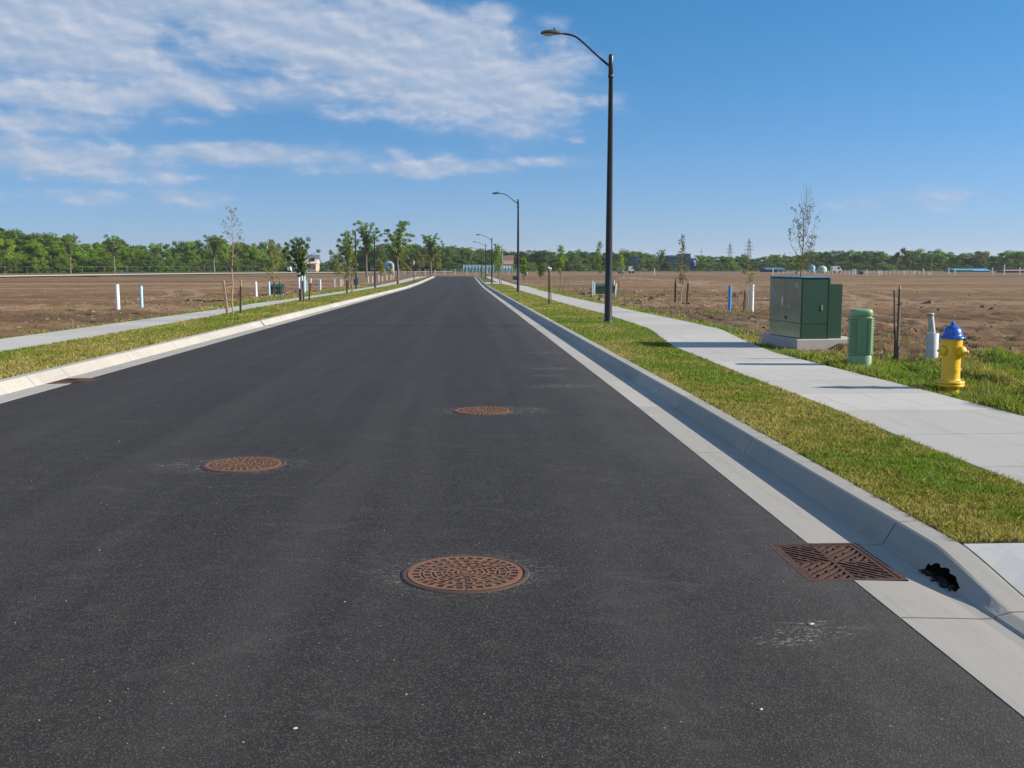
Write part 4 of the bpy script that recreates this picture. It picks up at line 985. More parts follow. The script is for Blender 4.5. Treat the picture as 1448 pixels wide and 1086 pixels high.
LF_R = m_leaf('leaf_brown', [(0, (.09, .08, .030)), (.5, (.13, .12, .040)), (1, (.18, .17, .05))])
LF_Y = m_leaf('leaf_yellowish', [(0, (.10, .13, .02)), (.5, (.18, .20, .03)), (1, (.26, .25, .05))])
def broadleaf(seed, w=.36, low=.12, ncl=26, nl=3400, leaf=.017, m=LF_G, fan=False):
    """unit-height tree: (trunk mesh, crown mesh)"""
    r = random.Random(seed); g = np.random.default_rng(seed)
    tb = MB(); top = Vector((r.uniform(-.03, .03), r.uniform(-.03, .03), .80))
    tr = [Vector((0, 0, -.02)), Vector((r.uniform(-.01, .01), 0, low * .8)), Vector((r.uniform(-.02, .02), r.uniform(-.02, .02), .45)), top]
    tb.tube(tr, [.021, .016, .010, .003], 7)
    cl = []
    for i in range(ncl):
        if fan:
            if i % 4 == 0:
                th = r.uniform(0, 6.28); q = r.random(); z0_ = .34 + .34 * q; out_ = w * r.uniform(.55, 1.1) * (1.1 - .6 * q); zt_ = min(.96, z0_ + r.uniform(.22, .38))
            k = (i % 4 + .6 + r.uniform(-.25, .25)) / 3.7
            c = Vector((math.cos(th) * out_ * k, math.sin(th) * out_ * k, z0_ + (zt_ - z0_) * k ** 1.15)); br = r.uniform(.026, .044)
            if i >= ncl - 4: c = Vector((r.uniform(-.02, .02), r.uniform(-.02, .02), .70 + .075 * (i - ncl + 4)))
        else:
            th = r.uniform(0, 6.28); zc = low + (1 - low) * (.12 + .80 * ((i + r.random()) / ncl))
            env = math.sin(math.pi * min(1, max(0, ((zc - low) / (1 - low)) * .82 + .14))) ** .6
            rad = w * env * math.sqrt(r.uniform(.12, 1)); c = Vector((math.cos(th) * rad, math.sin(th) * rad, zc)); br = r.uniform(.07, .125)
        cl.append((c, br))
        st = tr[1].lerp(tr[3], max(0, min(.9, (c.z - .25) / .9))); tb.tube([st, st.lerp(c, .55) + Vector((0, 0, .015)), c], [.006, .004, .0015], 5)
    per = nl // ncl; P = []; T = []
    for c, br in cl:
        q = g.normal(size=(per, 3)); q /= np.linalg.norm(q, axis=1)[:, None]; rr_ = br * g.random((per, 1)) ** .45
        q = q * rr_ * np.array([1.1, 1.1, .85]) + np.array(c); P.append(q)
        T.append(np.full(per, r.uniform(.25, .75)))  # random tone for each leaf cluster
    P = np.concatenate(P); V, A = leaf_quads(P, np.full(len(P), leaf), seed, tinted=np.concatenate(T))
    return tb.mesh('trunk', BARKF), np_mesh('crown', V, 4, m, A)
def plant(meshes, loc, h, wid, label, cat='tree', grp=None, name='tree', rz=None, trunk='trunk', crown='crown'):
    root = empty(name, loc, label, cat, grp, rr.uniform(0, 6.28) if rz is None else rz); root.scale = (h * wid, h * wid, h)
    for nm, me_ in ((trunk, meshes[0]), (crown, meshes[1])): o = bpy.data.objects.new(nm, me_); link(o, root)
    return root
rr = random.Random(99)
T_RND = [broadleaf(s, .36 + .05 * (s % 3), .05, 34 + 2 * (s % 4), 5600, .019, LF_G) for s in range(1, 6)]
T_DRK = [broadleaf(s, .40, .02, 34, 5200, .020, LF_D) for s in range(11, 15)]
T_FAN = [broadleaf(s, .29, .3, 84, 7600, .0095, LF_F, True) for s in range(21, 26)]
T_BLU = [broadleaf(s, .46, .0, 30, 4200, .024, LF_B) for s in range(31, 35)]
T_BRN = [broadleaf(s, .44, .03, 28, 3600, .024, LF_R) for s in range(41, 43)]
T_YEL = [broadleaf(s, .30, .08, 18, 1500, .028, LF_Y) for s in range(51, 54)]
# woodland edge on the left: individual trees in two depths
sil = [(-90, 318), (-40, 320), (0, 319), (30, 327), (60, 325), (78, 330), (100, 329), (125, 344), (145, 338), (162, 333), (185, 341), (205, 344), (240, 341), (270, 338), (305, 331), (330, 342), (365, 340), (395, 347), (412, 352), (440, 372)]
sx_ = [s[0] for s in sil]; sy_ = [s[1] for s in sil]
def wzone(x): return ' of the left wood ' + ('by the picture edge' if x < 110 else 'behind the pipe pair' if x < 230 else 'behind the nearest sapling' if x < 345 else 'above the green box')
px = -110
while px < 418:
    for row, (dY, dy) in enumerate(((0, 0), (-16, 8))):
        x_ = px + rr.uniform(-4, 4) + row * 9; Yd = np.interp(x_, [-100, 0, 430], [285, 300, 400]) + dY + rr.uniform(-6, 6)
        P = onfield(AT(x_, Yd)); h = HT(P, np.interp(x_, sx_, sy_) + dy * rr.uniform(.6, 2.2) + rr.uniform(-1, 4))
        deep = rr.random() < (.45 if row == 0 else .22)
        plant(rr.choice(T_DRK if deep else T_RND), P, h, rr.uniform(.85, 1.2) * (1.15 if row else 1), ('one of the tall back trees' if row == 0 else 'one of the low front trees') + wzone(x_), 'tree', ('back' if row == 0 else 'front') + ' trees' + wzone(x_), 'woodland_tree')
    px += rr.uniform(13, 17)
for i in range(42):                                  # understorey shrubs at the wood's foot
    x_ = -100 + i * 12.8 + rr.uniform(-3, 3); Yd = np.interp(x_, [-100, 0, 430], [262, 277, 372]) + rr.uniform(-3, 3); P = onfield(AT(x_, Yd))
    plant(rr.choice(T_DRK + T_RND[:2]), P - Vector((0, 0, .8)), rr.uniform(3.5, 5.8), 1.5, 'one of the low shrubs at the foot' + wzone(x_), 'shrub', 'shrubs at the foot' + wzone(x_), 'shrub', None, 'stem', 'foliage')
# named trees standing out
def std(px, yb, yt, wid, T, label, dist=None, name='tree'):
    P = AT(px, dist) if dist else G(px, yb, .12)
    if dist: P = onfield(P)
    return plant(T, P, HT(P, yt), wid, label, 'tree', None, name)
std(162, 0, 331, 1.2, T_FAN[0], 'taller open crowned tree poking above the left woodland', 284)
std(100, 0, 330, 1.15, T_FAN[1], 'spreading pale limbed tree above the left end of the woodland', 280)
std(303, 0, 329, 1.3, T_FAN[2], 'bright green fan shaped tree behind the nearest left sapling', 300)
std(389, 0, 339, .8, T_YEL[0], 'yellow green tree at the right end of the left woodland', 340)
std(518.5, 392, 311, 1.0, T_FAN[0], 'tall slim leafy young tree right of the plain dark pole')
std(562.5, 402, 312, 1.12, T_FAN[3], 'tallest leafy young tree on the left verge, arm of a lamp beside it')
std(493, 408, 322, .92, T_FAN[4], 'slim leafy young tree just left of the plain dark pole')
std(609, 0, 329, 1.15, T_FAN[1], 'round topped tree nearest the far end of the road on its left', 235)
std(614, 0, 352, 1.1, T_YEL[1], 'bright yellow green low tree below the round topped tree by the road end', 243)
std(425.5, 0, 331, .9, broadleaf(77, .31, .4, 108, 8600, .0105, LF_D, True), 'dark leafy tree with a bare trunk behind the staked pipes on the left', G(425, 427, .1).y + 1.5)
std(573, 0, 360, 1.0, T_YEL[2], 'small yellow green tree between the two tallest left young trees', 250)
# centre background left of the road
def zone(x):
    for lim, t in ((505, 'around the pinkish house beyond the left field'), (585, 'behind the two tallest young trees on the left'), (655, 'beyond the far end of the road, left side'), (735, 'between the road end and the second street lamp'), (858, 'between the second and the nearest street lamp'),
                   (960, 'between the nearest street lamp and the staked right sapling'), (1085, 'between the industrial hall and the power pylons'), (1205, 'in the skyline above the green cabinet'), (1330, 'in the skyline between cabinet and hydrant')):
        if x < lim: return t
    return 'in the skyline right of the hydrant'
for (x0, x1, y0, y1, T, n_, Yd) in ((440, 500, 362, 372, T_BLU, 6, 420), (505, 545, 350, 352, T_DRK, 6, 380), (528, 600, 345, 352, T_BRN + T_DRK, 8, 385), (575, 640, 344, 352, T_DRK, 8, 400), (630, 700, 348, 356, T_BLU + T_DRK, 12, 430), (700, 760, 355, 360, T_BLU + T_BRN, 10, 450), (745, 900, 354, 358, T_BLU + T_DRK + T_RND[:2], 22, 440), (895, 1000, 359, 362, T_BLU + T_RND, 14, 450), (985, 1060, 364, 362, T_BLU + T_BRN, 11, 460), (1060, 1180, 359, 357, T_BLU + T_DRK + T_RND, 17, 450), (1170, 1320, 356, 355, T_BLU + T_DRK + T_RND, 22, 430), (1310, 1540, 358, 354, T_BLU + T_DRK + T_RND, 32, 420)):
    for i in range(n_):
        t = (i + rr.uniform(.1, .9)) / n_; x_ = x0 + (x1 - x0) * t; Y_ = Yd + rr.uniform(-14, 14); P = onfield(AT(x_, Y_)); yt = y0 + (y1 - y0) * t + rr.uniform(-3.5, 7.5)
        zn = zone(x_); plant(rr.choice(T), P, HT(P, yt), rr.uniform(1.25, 1.8), 'one of the distant leafy trees ' + zn, 'tree', 'distant trees ' + zn, 'distant_tree')
for i in range(70):
    x_ = 440 + i * 15.5 + rr.uniform(-5, 5); Y_ = 395 + rr.uniform(-8, 8); P = onfield(AT(x_, Y_))
    right = x_ > 660
    plant(rr.choice(T_BLU + T_DRK + T_RND[:1]), P - Vector((0, 0, .6)), rr.uniform(2.6, 4.4), 2.0, 'one of the low hedge bushes ' + zone(x_), 'bush', 'hedge bushes ' + zone(x_), 'bush', None, 'stem', 'foliage')
for (px_, yt, wd, T, lb) in ((664, 348, 1.0, T_FAN[2], 'pale leafy tree in the tree line just left of the road end lamps'), (727 - 23, 344, .7, T_FAN[3], 'slim leafy tree close right of the third street lamp'), (935, 352, .95, T_FAN[0], 'round topped tree standing above the far tree line, left of the pylons'), (1227, 355, .9, T_FAN[1], 'fan shaped tree with a pale trunk above the far tree line right of the cabinet'), (1275, 350, .9, T_BRN[0], 'scraggy brownish tree beyond the soil right of the cabinet'), (1316, 354, .9, T_FAN[4], 'forked tree rising above the tree line beyond the hydrant'), (1385, 355, 1.1, T_BRN[1], 'purplish brown tree in the far tree line near the right edge'), (1446, 354, 1.2, T_DRK[1], 'dark tree at the right end of the far tree line'), (1033, 363, 1.0, T_RND[2], 'bright tree below the left pylon'), (980 + 11, 362, .9, T_RND[3], 'small pale green tree right of the blue dome'), (812, 356, 1.2, T_BLU[1], 'broad bluish tree in the far tree line left of the near lamp')):
    std(px_, 0, yt, wd, T, lb, 395)

# --- staked young trees, built twig by twig
TREECARD = {}
def sapling(P, h, label, seed, m=BARK, leafm=LF_Y, nleaf=160, spread=.22, r0=.022, low=.35, lean=(0, 0), leafs=.03, bare=.75, ncl=26, name='sapling', lowleaf=0, up_=.75):
    r = random.Random(seed); root = empty(name, P, label, 'tree'); b = MB(); pts = []
    K = 7
    for i in range(K + 1):
        t = i / K; pts.append(Vector((lean[0] * h * t * t + (r.gauss(0, .008) * h if 0 < i < K else 0), lean[1] * h * t * t + (r.gauss(0, .006) * h if 0 < i < K else 0), h * t - (.1 if i == 0 else 0))))
    b.tube(pts, [r0 * (1 - .9 * i / K) for i in range(K + 1)], 8)
    C = []
    def at(t): f_ = t * K; i = min(K - 1, int(f_)); return pts[i].lerp(pts[i + 1], f_ - i)
    for k in range(ncl):
        t = low + (.96 - low) * ((k + r.random() * .8) / ncl); st = at(t); th = r.uniform(0, 6.28) if k % 3 else r.choice((0.2, 3.0, -.3, 3.4)) + r.uniform(-.5, .5)
        ln = spread * h * (1.08 - t) / (1.0 - low) * r.uniform(.55, 1.15) + .03 * h
        d = Vector((math.cos(th) * (1 - up_ * .45), math.sin(th) * (1 - up_ * .45), up_)).normalized()
        e = st + d * ln; mid = st.lerp(e, .5) + Vector((math.cos(th), math.sin(th), -.2)) * ln * .10
        q0 = r0 * (1 - t) * .40 + .0025; b.tube([st, mid, e], [q0, q0 * .65, .0018], 5)
        for s_ in range(r.randint(1, 3)):
            a0 = mid.lerp(e, r.random()); e2 = a0 + (d + Vector((r.gauss(0, .5), r.gauss(0, .5), r.gauss(0, .3)))).normalized() * ln * r.uniform(.2, .45); b.tube([a0, e2], [q0 * .4, .0014], 4)
            if t < bare: C += [a0.lerp(e2, r.random()) for _ in range(3)]
        if t < bare: C += [st.lerp(e, r.uniform(.25, 1.0)) for _ in range(5)]
    b.build('trunk', m, root)
    g = np.random.default_rng(seed); C = np.array([tuple(c) for c in C]); pick = g.integers(0, len(C), nleaf); Q = C[pick] + g.normal(0, leafs * 1.3, (nleaf, 3))
    if lowleaf:
        q = g.normal(size=(lowleaf, 3)) * np.array([spread * .30, spread * .30, .045]) * h + np.array(at(low + .06)); Q = np.concatenate([Q, q])
    V, A = leaf_quads(Q, np.full(len(Q), leafs), seed); o = link(bpy.data.objects.new('leaves', np_mesh('leaves', V, 4, leafm, A)), root)
    return root
LFS = m_leaf('leaf_sapling', [(0, (.05, .08, .02)), (.5, (.10, .13, .03)), (1, (.20, .20, .045))], rand=False)
def stake(px, yb, yt, label, lean=0, m=WOODD, tip=WOOD, dY=0, rpx=None, field=True):
    P = G(px, yb, .115); P = onfield(P) if field else P; P = P + Vector((0, dY, 0)); h = HT(P, yt); s_ = (rpx * P.y / F / 2) if rpx else .02
    root = empty('tree_stake', P, label, 'stake'); M = Matrix.Shear('XY', 4, (lean, 0)) if False else Matrix(((1, 0, lean, 0), (0, 1, 0, 0), (0, 0, 1, 0), (0, 0, 0, 1)))
    b = MB(); b.bevbox(-s_, s_, -s_, s_, -.15, h * .82, s_ * .2, 0, M); b.build('post', m, root)
    b = MB(); b.bevbox(-s_ * .98, s_ * .98, -s_ * .98, s_ * .98, h * .82 + .0006, h, s_ * .4, 0, M); b.build('tip', tip, root)
    return root
P = G(330, 446, .125); sapling(P, HT(P, 291), 'nearest left sapling, nearly bare, tied between two stakes on the verge', 5, BARKP, LFS, 420, .15, .030, .40, (.012, 0), .026, .98, 26, lowleaf=160)
stake(322, 446.5, 396, 'pale wooden stake left of the nearest left sapling', -.09, WOOD, WOOD, field=False, rpx=3.4)
stake(340, 446, 396, 'dark wooden stake right of the nearest left sapling', .04, WOODD, WOOD, field=False, rpx=2.6)
P = G(387, 420, .12); sapling(P, HT(P, 341), 'yellow green sapling standing in front of the low green box', 8, BARKP, LF_Y, 520, .20, .03, .30, (0, 0), .045, .98, 20, lowleaf=160)
stake(388.3, 421, 393.5, 'thin stake just right of the yellow green sapling by the green box', 0, WOODD, WOOD, rpx=1.4)
stake(396.2, 419.5, 393, 'thin stake in front of the right end of the low green box', 0, WOODD, WOOD, rpx=1.3)
stake(424, 428.5, 408, 'short dark stake left of the leafy tree on the left verge', 0, WOODD, WOODD, field=False, rpx=1.8)
stake(429.8, 428.5, 390, 'middle stake under the leafy tree on the left verge', -.05, WOODD, PVCW, field=False, rpx=2.0)
stake(436.5, 427.5, 394, 'tall leaning stake right of the leafy tree on the left verge', .12, WOODD, PVCW, field=False, rpx=2.0)
P = G(480, 406, .12); sapling(P, HT(P, 339), 'thin sapling with reddish low leaves among white lot markers', 12, BARK, LF_Y, 600, .17, .04, .25, (0, 0), .075, .8, 18, lowleaf=150)
stake(490.7, 417, 392, 'pale stake on the left verge beside a dark one', 0, WOODD, WOOD, field=False, rpx=2.2)
P = G(497.7, 417.3, .12); sapling(P, HT(P, 355), 'slender sapling on the verge in front of the small dark green box', 14, BARK, LF_Y, 420, .22, .055, .30, (0, 0), .06, .98, 18)
for (px_, yb, yt, lb, sd) in ((539, 401, 368, 'small yellow topped sapling beyond the left sidewalk, left of the tallest tree', 15), (552, 395.5, 372, 'smallest yellow sapling left of the tallest young tree', 16), (594.5, 394, 356, 'thin sapling on the left verge near the end of the road', 17)):
    P = G(px_, yb, .12); sapling(P, HT(P, yt), lb, sd, BARK, LF_Y, 380, .20, .06, .32, (0, 0), .10, .98, 14)
stake(585.5, 398, 369, 'lone thin post with a pale tip on the left verge', 0, WOODD, PVCW, field=False, rpx=1.3)
# right side
P = onfield(G(1131, 443, .1)); P = onfield(Vector((P.x + .1, 24.5, 0)) if False else P)
sapling(P, HT(P, 258), 'tall sparse young tree rising behind the green cabinet', 21, BARK, LFS, 720, .215, .036, .34, (.02, 0), .030, .74, 34, lowleaf=460, up_=1.15)
P = onfield(G(962, 430, .1)); sapling(P, HT(P, 332), 'slender leafy sapling tied between two stakes in the right field', 22, BARKP, LFS, 340, .12, .036, .30, (.015, 0), .042, .98, 22, lowleaf=130, up_=1.2)
stake(954.5, 429.5, 393, 'dark stake left of the slender sapling in the right field', 0, WOODD, WOOD, rpx=2.2)
stake(971, 429.8, 394, 'dark stake right of the slender sapling in the right field', .05, WOODD, WOOD, rpx=2.2)
P = onfield(G(1056, 437, .1)); sapling(P, HT(P, 360), 'very thin sapling between the blue and the white pipe', 23, BARKP, LF_Y, 200, .12, .03, .4, (0, 0), .035, .98, 12)
stake(1051.5, 437.5, 412, 'thin dark stake right of the bright blue pipe', .04, WOODD, WOODD, rpx=1.6)
stake(1054.5, 438.5, 411, 'pale pinkish stake left of the white pipe by the cabinet', 0, WOOD, WOOD, rpx=2.2)
for (px_, yb, yt, lb, sd, nl) in ((793, 390, 347, 'dense green spire shaped young tree beyond the right sidewalk', 31, 900), (847, 392, 342, 'slim leafy young tree left of the nearest lamp pole', 32, 450), (879, 389.5, 352, 'thin branching tree right of the nearest lamp pole', 33, 300), (704, 391, 347, 'spiky young tree between the second and third lamps', 34, 500), (741, 391, 365, 'bright green cone shaped young tree beside the second lamp', 35, 800), (765, 390.5, 372, 'low green sapling left of the white topped post', 36, 500)):
    P = AT(px_, 170, .1); P = onfield(P); sapling(P, HT(P, yt), lb, sd, BARK, LF_G, nl, .17, .07, .12, (0, 0), .13, .97, 30, up_=.9)
stake(776.3, 431, 381, 'dark post of the white topped pair on the right verge', 0, WOODD, WOODD, field=False, rpx=2.2)
stake(779.3, 430, 383, 'pale thin stake leaning beside the white topped post on the right verge', -.02, WOOD, WOOD, field=False, rpx=1.4)
P = G(776.8, 431, .115); h = HT(P, 381); b = MB(); b.bevbox(-.06, .10, -.04, .04, h + .002, h + .09, .02); b.bevbox(-.10, .02, -.03, .03, h + .05, h + .12, .02); tag(b.build('white_bundle', PVCW, loc=P), 'small white wrapped bundle topping the dark post on the right verge', 'marker')  # wrapped white bundle on the post top
for (px_, yb, yt, lb) in ((706, 401.5, 393.5, 'short thin stake left of the second lamp, in the right verge'), (708.6, 402, 394.5, 'short pale stake on the right verge beside another left of the second lamp')): stake(px_, yb, yt, lb, 0, WOODD, WOOD, field=False, rpx=.9)
stake(876, 415, 394, 'pinkish wooden stake in the soil right of the nearest lamp pole', -.03, WOOD, WOOD, rpx=2.0)
# the pair of rough stakes by the hydrant
P1 = onfield(G(1264.5, 511.5, .1)); h = HT(P1, 411)
r_ = empty('tree_stake', P1, 'thinner dark rough stake of the crossing pair right of the pedestal', 'stake'); b = MB(); b.tube([(0, 0, -.1), (.0, 0, h * .3), (-.024, .0, h * .55), (-.050, .0, h)], [.017, .016, .015, .014], 7, smooth=False); b.build('post', WOODD, r_)
b = MB(); b.tube([(-.050, 0, h + .0005), (-.052, 0, h + .018)], [.014, .011], 7); b.build('tip', WOOD, r_)
P2 = onfield(G(1267.5, 511.5, .1)) + Vector((.028, .05, 0)); h = HT(P2, 403)
r_ = empty('tree_stake', P2, 'thicker grey brown stake of the crossing pair right of the pedestal', 'stake'); b = MB(); b.tube([(0, 0, -.1), (.004, 0, h * .5), (-.002, 0, h * .95)], [.026, .025, .023], 6, smooth=False); b.build('post', mat('stake_grey', (.14, .11, .09), .9, 0, .35, 30, .4, 100), r_)
b = MB(); b.tube([(-.002, 0, h * .951), (.0, 0, h)], [.022, .008], 6); b.build('tip', WOOD, r_)
b = MB(); b.tube([(-.03, -.03, h * .80), (.03, -.035, h * .78), (.035, .03, h * .74), (-.03, .03, h * .76)], .008, 6); b.build('tie', STRAP, r_)
# ties on the first sapling
P = G(330, 446, .125); h = HT(P, 402.5); b = MB(); b.tube([(-.24, 0, h - .02), (-.1, .01, h), (0, -.03, h), (.02, -.03, h)], .012, 6); tag(b.build('tree_tie', STRAP, loc=P), 'brown strap tying the nearest left sapling to its stake', 'strap')

# ================================================================ FAR BUILDINGS, TENTS, FENCES, PYLONS
def bld(px0, px1, yb, yt, Yd, label, wall, roof, roofh=.35, dep=12, wins=0, name='building', cat='building', flat=False):
    A = AT(px0, Yd); B_ = AT(px1, Yd); c_ = (A + B_) / 2; c_.z = prof(Yd); w_ = (B_.x - A.x) / 2; h = HT(A, yt); hb = h * (1 - roofh)
    root = empty(name, c_, label, cat); b = MB(); b.box(-w_, w_, 0, dep, -.5, hb)
    b.build('wall', wall, root); r = MB()
    if flat: r.box(-w_ - .2, w_ + .2, -.2, dep + .2, hb + .002, h)
    else:
        o = w_ * .05 + .2; r.add([(-w_ - o, -o, hb + .01), (w_ + o, -o, hb + .01), (w_ + o, dep + o, hb + .01), (-w_ - o, dep + o, hb + .01), (-w_ - o, dep / 2, h), (w_ + o, dep / 2, h)], [(0, 1, 5, 4), (2, 3, 4, 5), (1, 2, 5), (3, 0, 4), (3, 2, 1, 0)])
    r.build('roof', roof, root)
    for i in range(wins):
        wx = -w_ + (i + .5) * 2 * w_ / wins; g_ = MB(); s_ = w_ / wins * .42; g_.box(wx - s_, wx + s_, -.06, -.002, hb * .35, hb * .75); g_.build('window', mat('far_window', (.05, .06, .08), .2), root)
    return root
W_PK = mat('wall_pinkish', (.52, .37, .30), .9); W_WH = mat('wall_white', (.72, .72, .70), .8); R_GR = mat('roof_grey', (.12, .13, .16), .8); R_BL = mat('roof_pale_blue', (.20, .27, .33), .6)
R_BR = mat('roof_brown', (.16, .09, .07), .8); W_BL = mat('wall_blue_steel', (.055, .085, .12), .6); B_BR = mat('blue_bright', (.012, .05, .24), .5); W_TN = mat('wall_tan_yellow', (.50, .32, .13), .9); TARP = mat('tarp_turquoise', (.08, .38, .50), .6); TARPB = mat('tarp_sky', (.10, .36, .68), .6); W_RD = mat('brick_red', (.32, .13, .10), .9)
bld(431, 447, 378, 366.5, 372, 'pinkish house with a pale roof beyond the left field', W_PK, mat('roof_pinkish', (.60, .48, .42), .8), .35, 9, 3)
bld(432, 449, 372, 360, 470, 'grey roofed building peeping over the pinkish house', W_WH, R_GR, .6, 12, 2)
bld(466, 481, 372, 361.5, 470, 'pale building with a dark roof between the left trees', W_TN, R_GR, .45, 12, 2)
bld(411, 430, 379, 373.5, 360, 'long low white roofed shed left of the pinkish house', W_WH, R_BL, .5, 8, 3, 'shed', 'shed')
bld(507, 533, 378, 362, 372, 'long pale blue roofed shed behind the tall young trees', mat('shed_green', (.06, .10, .06), .9), R_BL, .12, 14, 0, 'shed', 'shed', True)
bld(712, 726, 376, 361, 400, 'brown roofed house above the far sheds right of the second lamp', W_WH, R_BR, .45, 10, 3)
bld(713, 725, 379, 368.5, 385, 'yellow and tan building behind the second street lamp', W_TN, mat('roof_orange', (.30, .18, .10), .8), .35, 8, 2)
bld(776, 785, 374, 363.5, 470, 'small pinkish building with a pale roof in the far tree line', W_PK, R_GR, .35, 9, 2)
bld(898, 903, 374, 361.5, 408, 'narrow blue tower right of the nearest lamp pole', mat('tower_blue', (.04, .11, .20), .6), R_GR, .1, 8, 2, 'tower', 'building', True)
bld(945, 966, 374, 361, 416, 'wide blue grey industrial hall behind the staked sapling', W_BL, R_GR, .12, 20, 4, 'hall', 'building', True)
bld(968, 976, 374, 358.5, 418, 'taller dark blue block at the right end of the industrial hall', W_BL, R_GR, .06, 16, 2, 'hall', 'building', True)
def dome(px, yb, yt, wpx, Yd, label, m, name='dome', cat='dome', sq=1.0):
    P = AT(px, Yd); h = HT(P, yt); r = wpx * Yd / F / 2; b = MB(); zb = HT(P, yb)
    root = empty(name, P, label, cat)
    b.lathe([(r, 0)] + [(r * math.cos(t), zb + (h - zb) * math.sin(t)) for t in np.linspace(0, 1.5, 8)] + [(.01, h)], 20, None, 0, True, sq); b.build('shell', m, root)
    f = MB(); f.lathe([(r * 1.03, -.4), (r * 1.03, max(.3, zb * .3))], 20, None, 0, True, sq); f.build('foot_ring', R_GR, root)
dome(979.5, 374, 366, 9, 398, 'bright blue dome beside the industrial hall', B_BR)
dome(550, 376, 369, 15, 352, 'pale blue domed tent among the bushes beyond the left field', mat('tent_pale', (.24, .33, .42), .6), 'tent', 'tent', .6)
dome(1148, 379, 374, 9, 300, 'round blue and white tent right behind the cabinet', mat('tent_sky', (.22, .38, .52), .6), 'tent', 'tent')
dome(1162, 381, 375.5, 14, 310, 'greenish arched tent next to the round blue tent', mat('tent_greenish', (.30, .42, .36), .6), 'tent', 'tent')
def arch(px0, px1, yb, yt, Yd, label, m, ribs=6, name='greenhouse', cat='greenhouse'):
    A = AT(px0, Yd); B_ = AT(px1, Yd); c_ = (A + B_) / 2; w_ = (B_.x - A.x) / 2; h = HT(A, yt); root = empty(name, c_, label, cat); b = MB(); n_ = 9
    vs = []
    for x in (-w_, w_):
        for k in range(n_): t = math.pi * k / (n_ - 1); vs.append((x, 4 - 4 * math.cos(t), h * (.35 + .65 * math.sin(t)) if 0 < k < n_ - 1 else -.3))
    b.add(vs, [(k, k + 1, n_ + k + 1, n_ + k) for k in range(n_ - 1)], 0, True); b.add(vs[:n_], [tuple(range(n_))]); b.add(vs[n_:], [tuple(range(n_))]); b.build('cover', m, root)
    r = MB()
    for i in range(ribs + 1):
        x = -w_ + 2 * w_ * i / ribs; r.tube([(x, v[1] - .06, v[2] + .05) for v in vs[:n_]], .10, 5)
    r.build('ribs', mat('rib_grey_green', (.16, .26, .28), .6), root)
GHM = mat('greenhouse_film', (.17, .25, .29), .45, 0, .25, .15)
arch(655, 682, 379, 374.5, 345, 'pale blue greenhouse left of the third lamp', GHM); arch(684, 702, 380, 375, 345, 'pale blue greenhouse between third and second lamps', GHM, 4); arch(708, 724, 380, 375.5, 345, 'whitish greenhouse just left of the second lamp', mat('greenhouse_white', (.34, .40, .43), .5), 4)
bld(1352, 1376, 384, 380, 330, 'long teal tarp shed in front of the far tree line at right', mat('tarp_teal', (.05, .26, .28), .6), TARP, .4, 8, 3, 'shed', 'shed')
bld(1377, 1400, 384, 380, 330, 'sky blue tarp shed at far right, beside the teal one', mat('tarp_blue_wall', (.06, .24, .36), .6), TARPB, .55, 8, 3, 'shed', 'shed')
bld(1424, 1455, 386.5, 381.5, 300, 'low red brick row at the right edge of the far field', W_RD, mat('roof_rose', (.42, .26, .24), .8), .3, 6, 5, 'shed', 'shed')
bld(1085, 1110, 382, 378.5, 330, 'low blue roofed shed left behind the cabinet', mat('shed_dark', (.05, .07, .09), .8), mat('roof_blue', (.07, .16, .30), .6), .4, 8, 4, 'shed', 'shed')
def vehicle(px, wpx, Yd, yt, label, m, name='parked_van'):
    P = onfield(AT(px, Yd)); L_ = wpx * Yd / F; h = HT(P, yt); root = empty(name, P, label, 'vehicle'); b = MB(); w_ = L_ / 2; g = h * .18; hb = h * .95
    pr = [(-w_, g), (w_, g), (w_, h * .50), (w_ * .78, h * .58), (w_ * .52, h * .93), (w_ * .4, h), (-w_ * .92, h), (-w_, h * .9)]
    b.add([(x, 0, z) for x, z in pr] + [(x, 1.9, z) for x, z in pr], [tuple(range(8))] + [tuple(range(15, 7, -1))] + [(i, (i + 1) % 8, 8 + (i + 1) % 8, 8 + i) for i in range(8)]); b.build('body', m, root)
    g_ = MB(); g_.box(w_ * .05, w_ * .52, -.02, -.003, h * .56, h * .85); g_.build('window', mat('far_window'), root)
    for sx in (-.62, .6):
        k = MB(); k.lathe([(.34, -.12), (.34, .12)], 14, Matrix.Translation((sx * w_, .08, .34)) @ Matrix.Rotation(R(90), 4, 'X')); k.build('wheel', BLK, root)
vehicle(893, 7, 285, 376.5, 'white van parked on the far side of the right field', W_WH); vehicle(878, 8, 275, 378, 'small grey car parked left of the white van', mat('car_grey', (.30, .33, .36), .4, .3), 'parked_car')
vehicle(1184, 14, 300, 376.2, 'long white camper parked right of the tents', W_WH, 'camper_van'); vehicle(407 + 2, 5, 335, 377.5, 'white van parked by the long low shed at left', W_WH); vehicle(1218, 3.4, 250, 383, 'tiny violet blue car on the far edge of the field', mat('car_violet', (.10, .10, .42), .4), 'parked_car')
vehicle(497, 5, 365, 374, 'white pickup seen between the two slim left trees', W_WH, 'parked_truck'); vehicle(526, 4.5, 365, 375, 'small white car right of the slim tall tree', W_WH, 'parked_car')
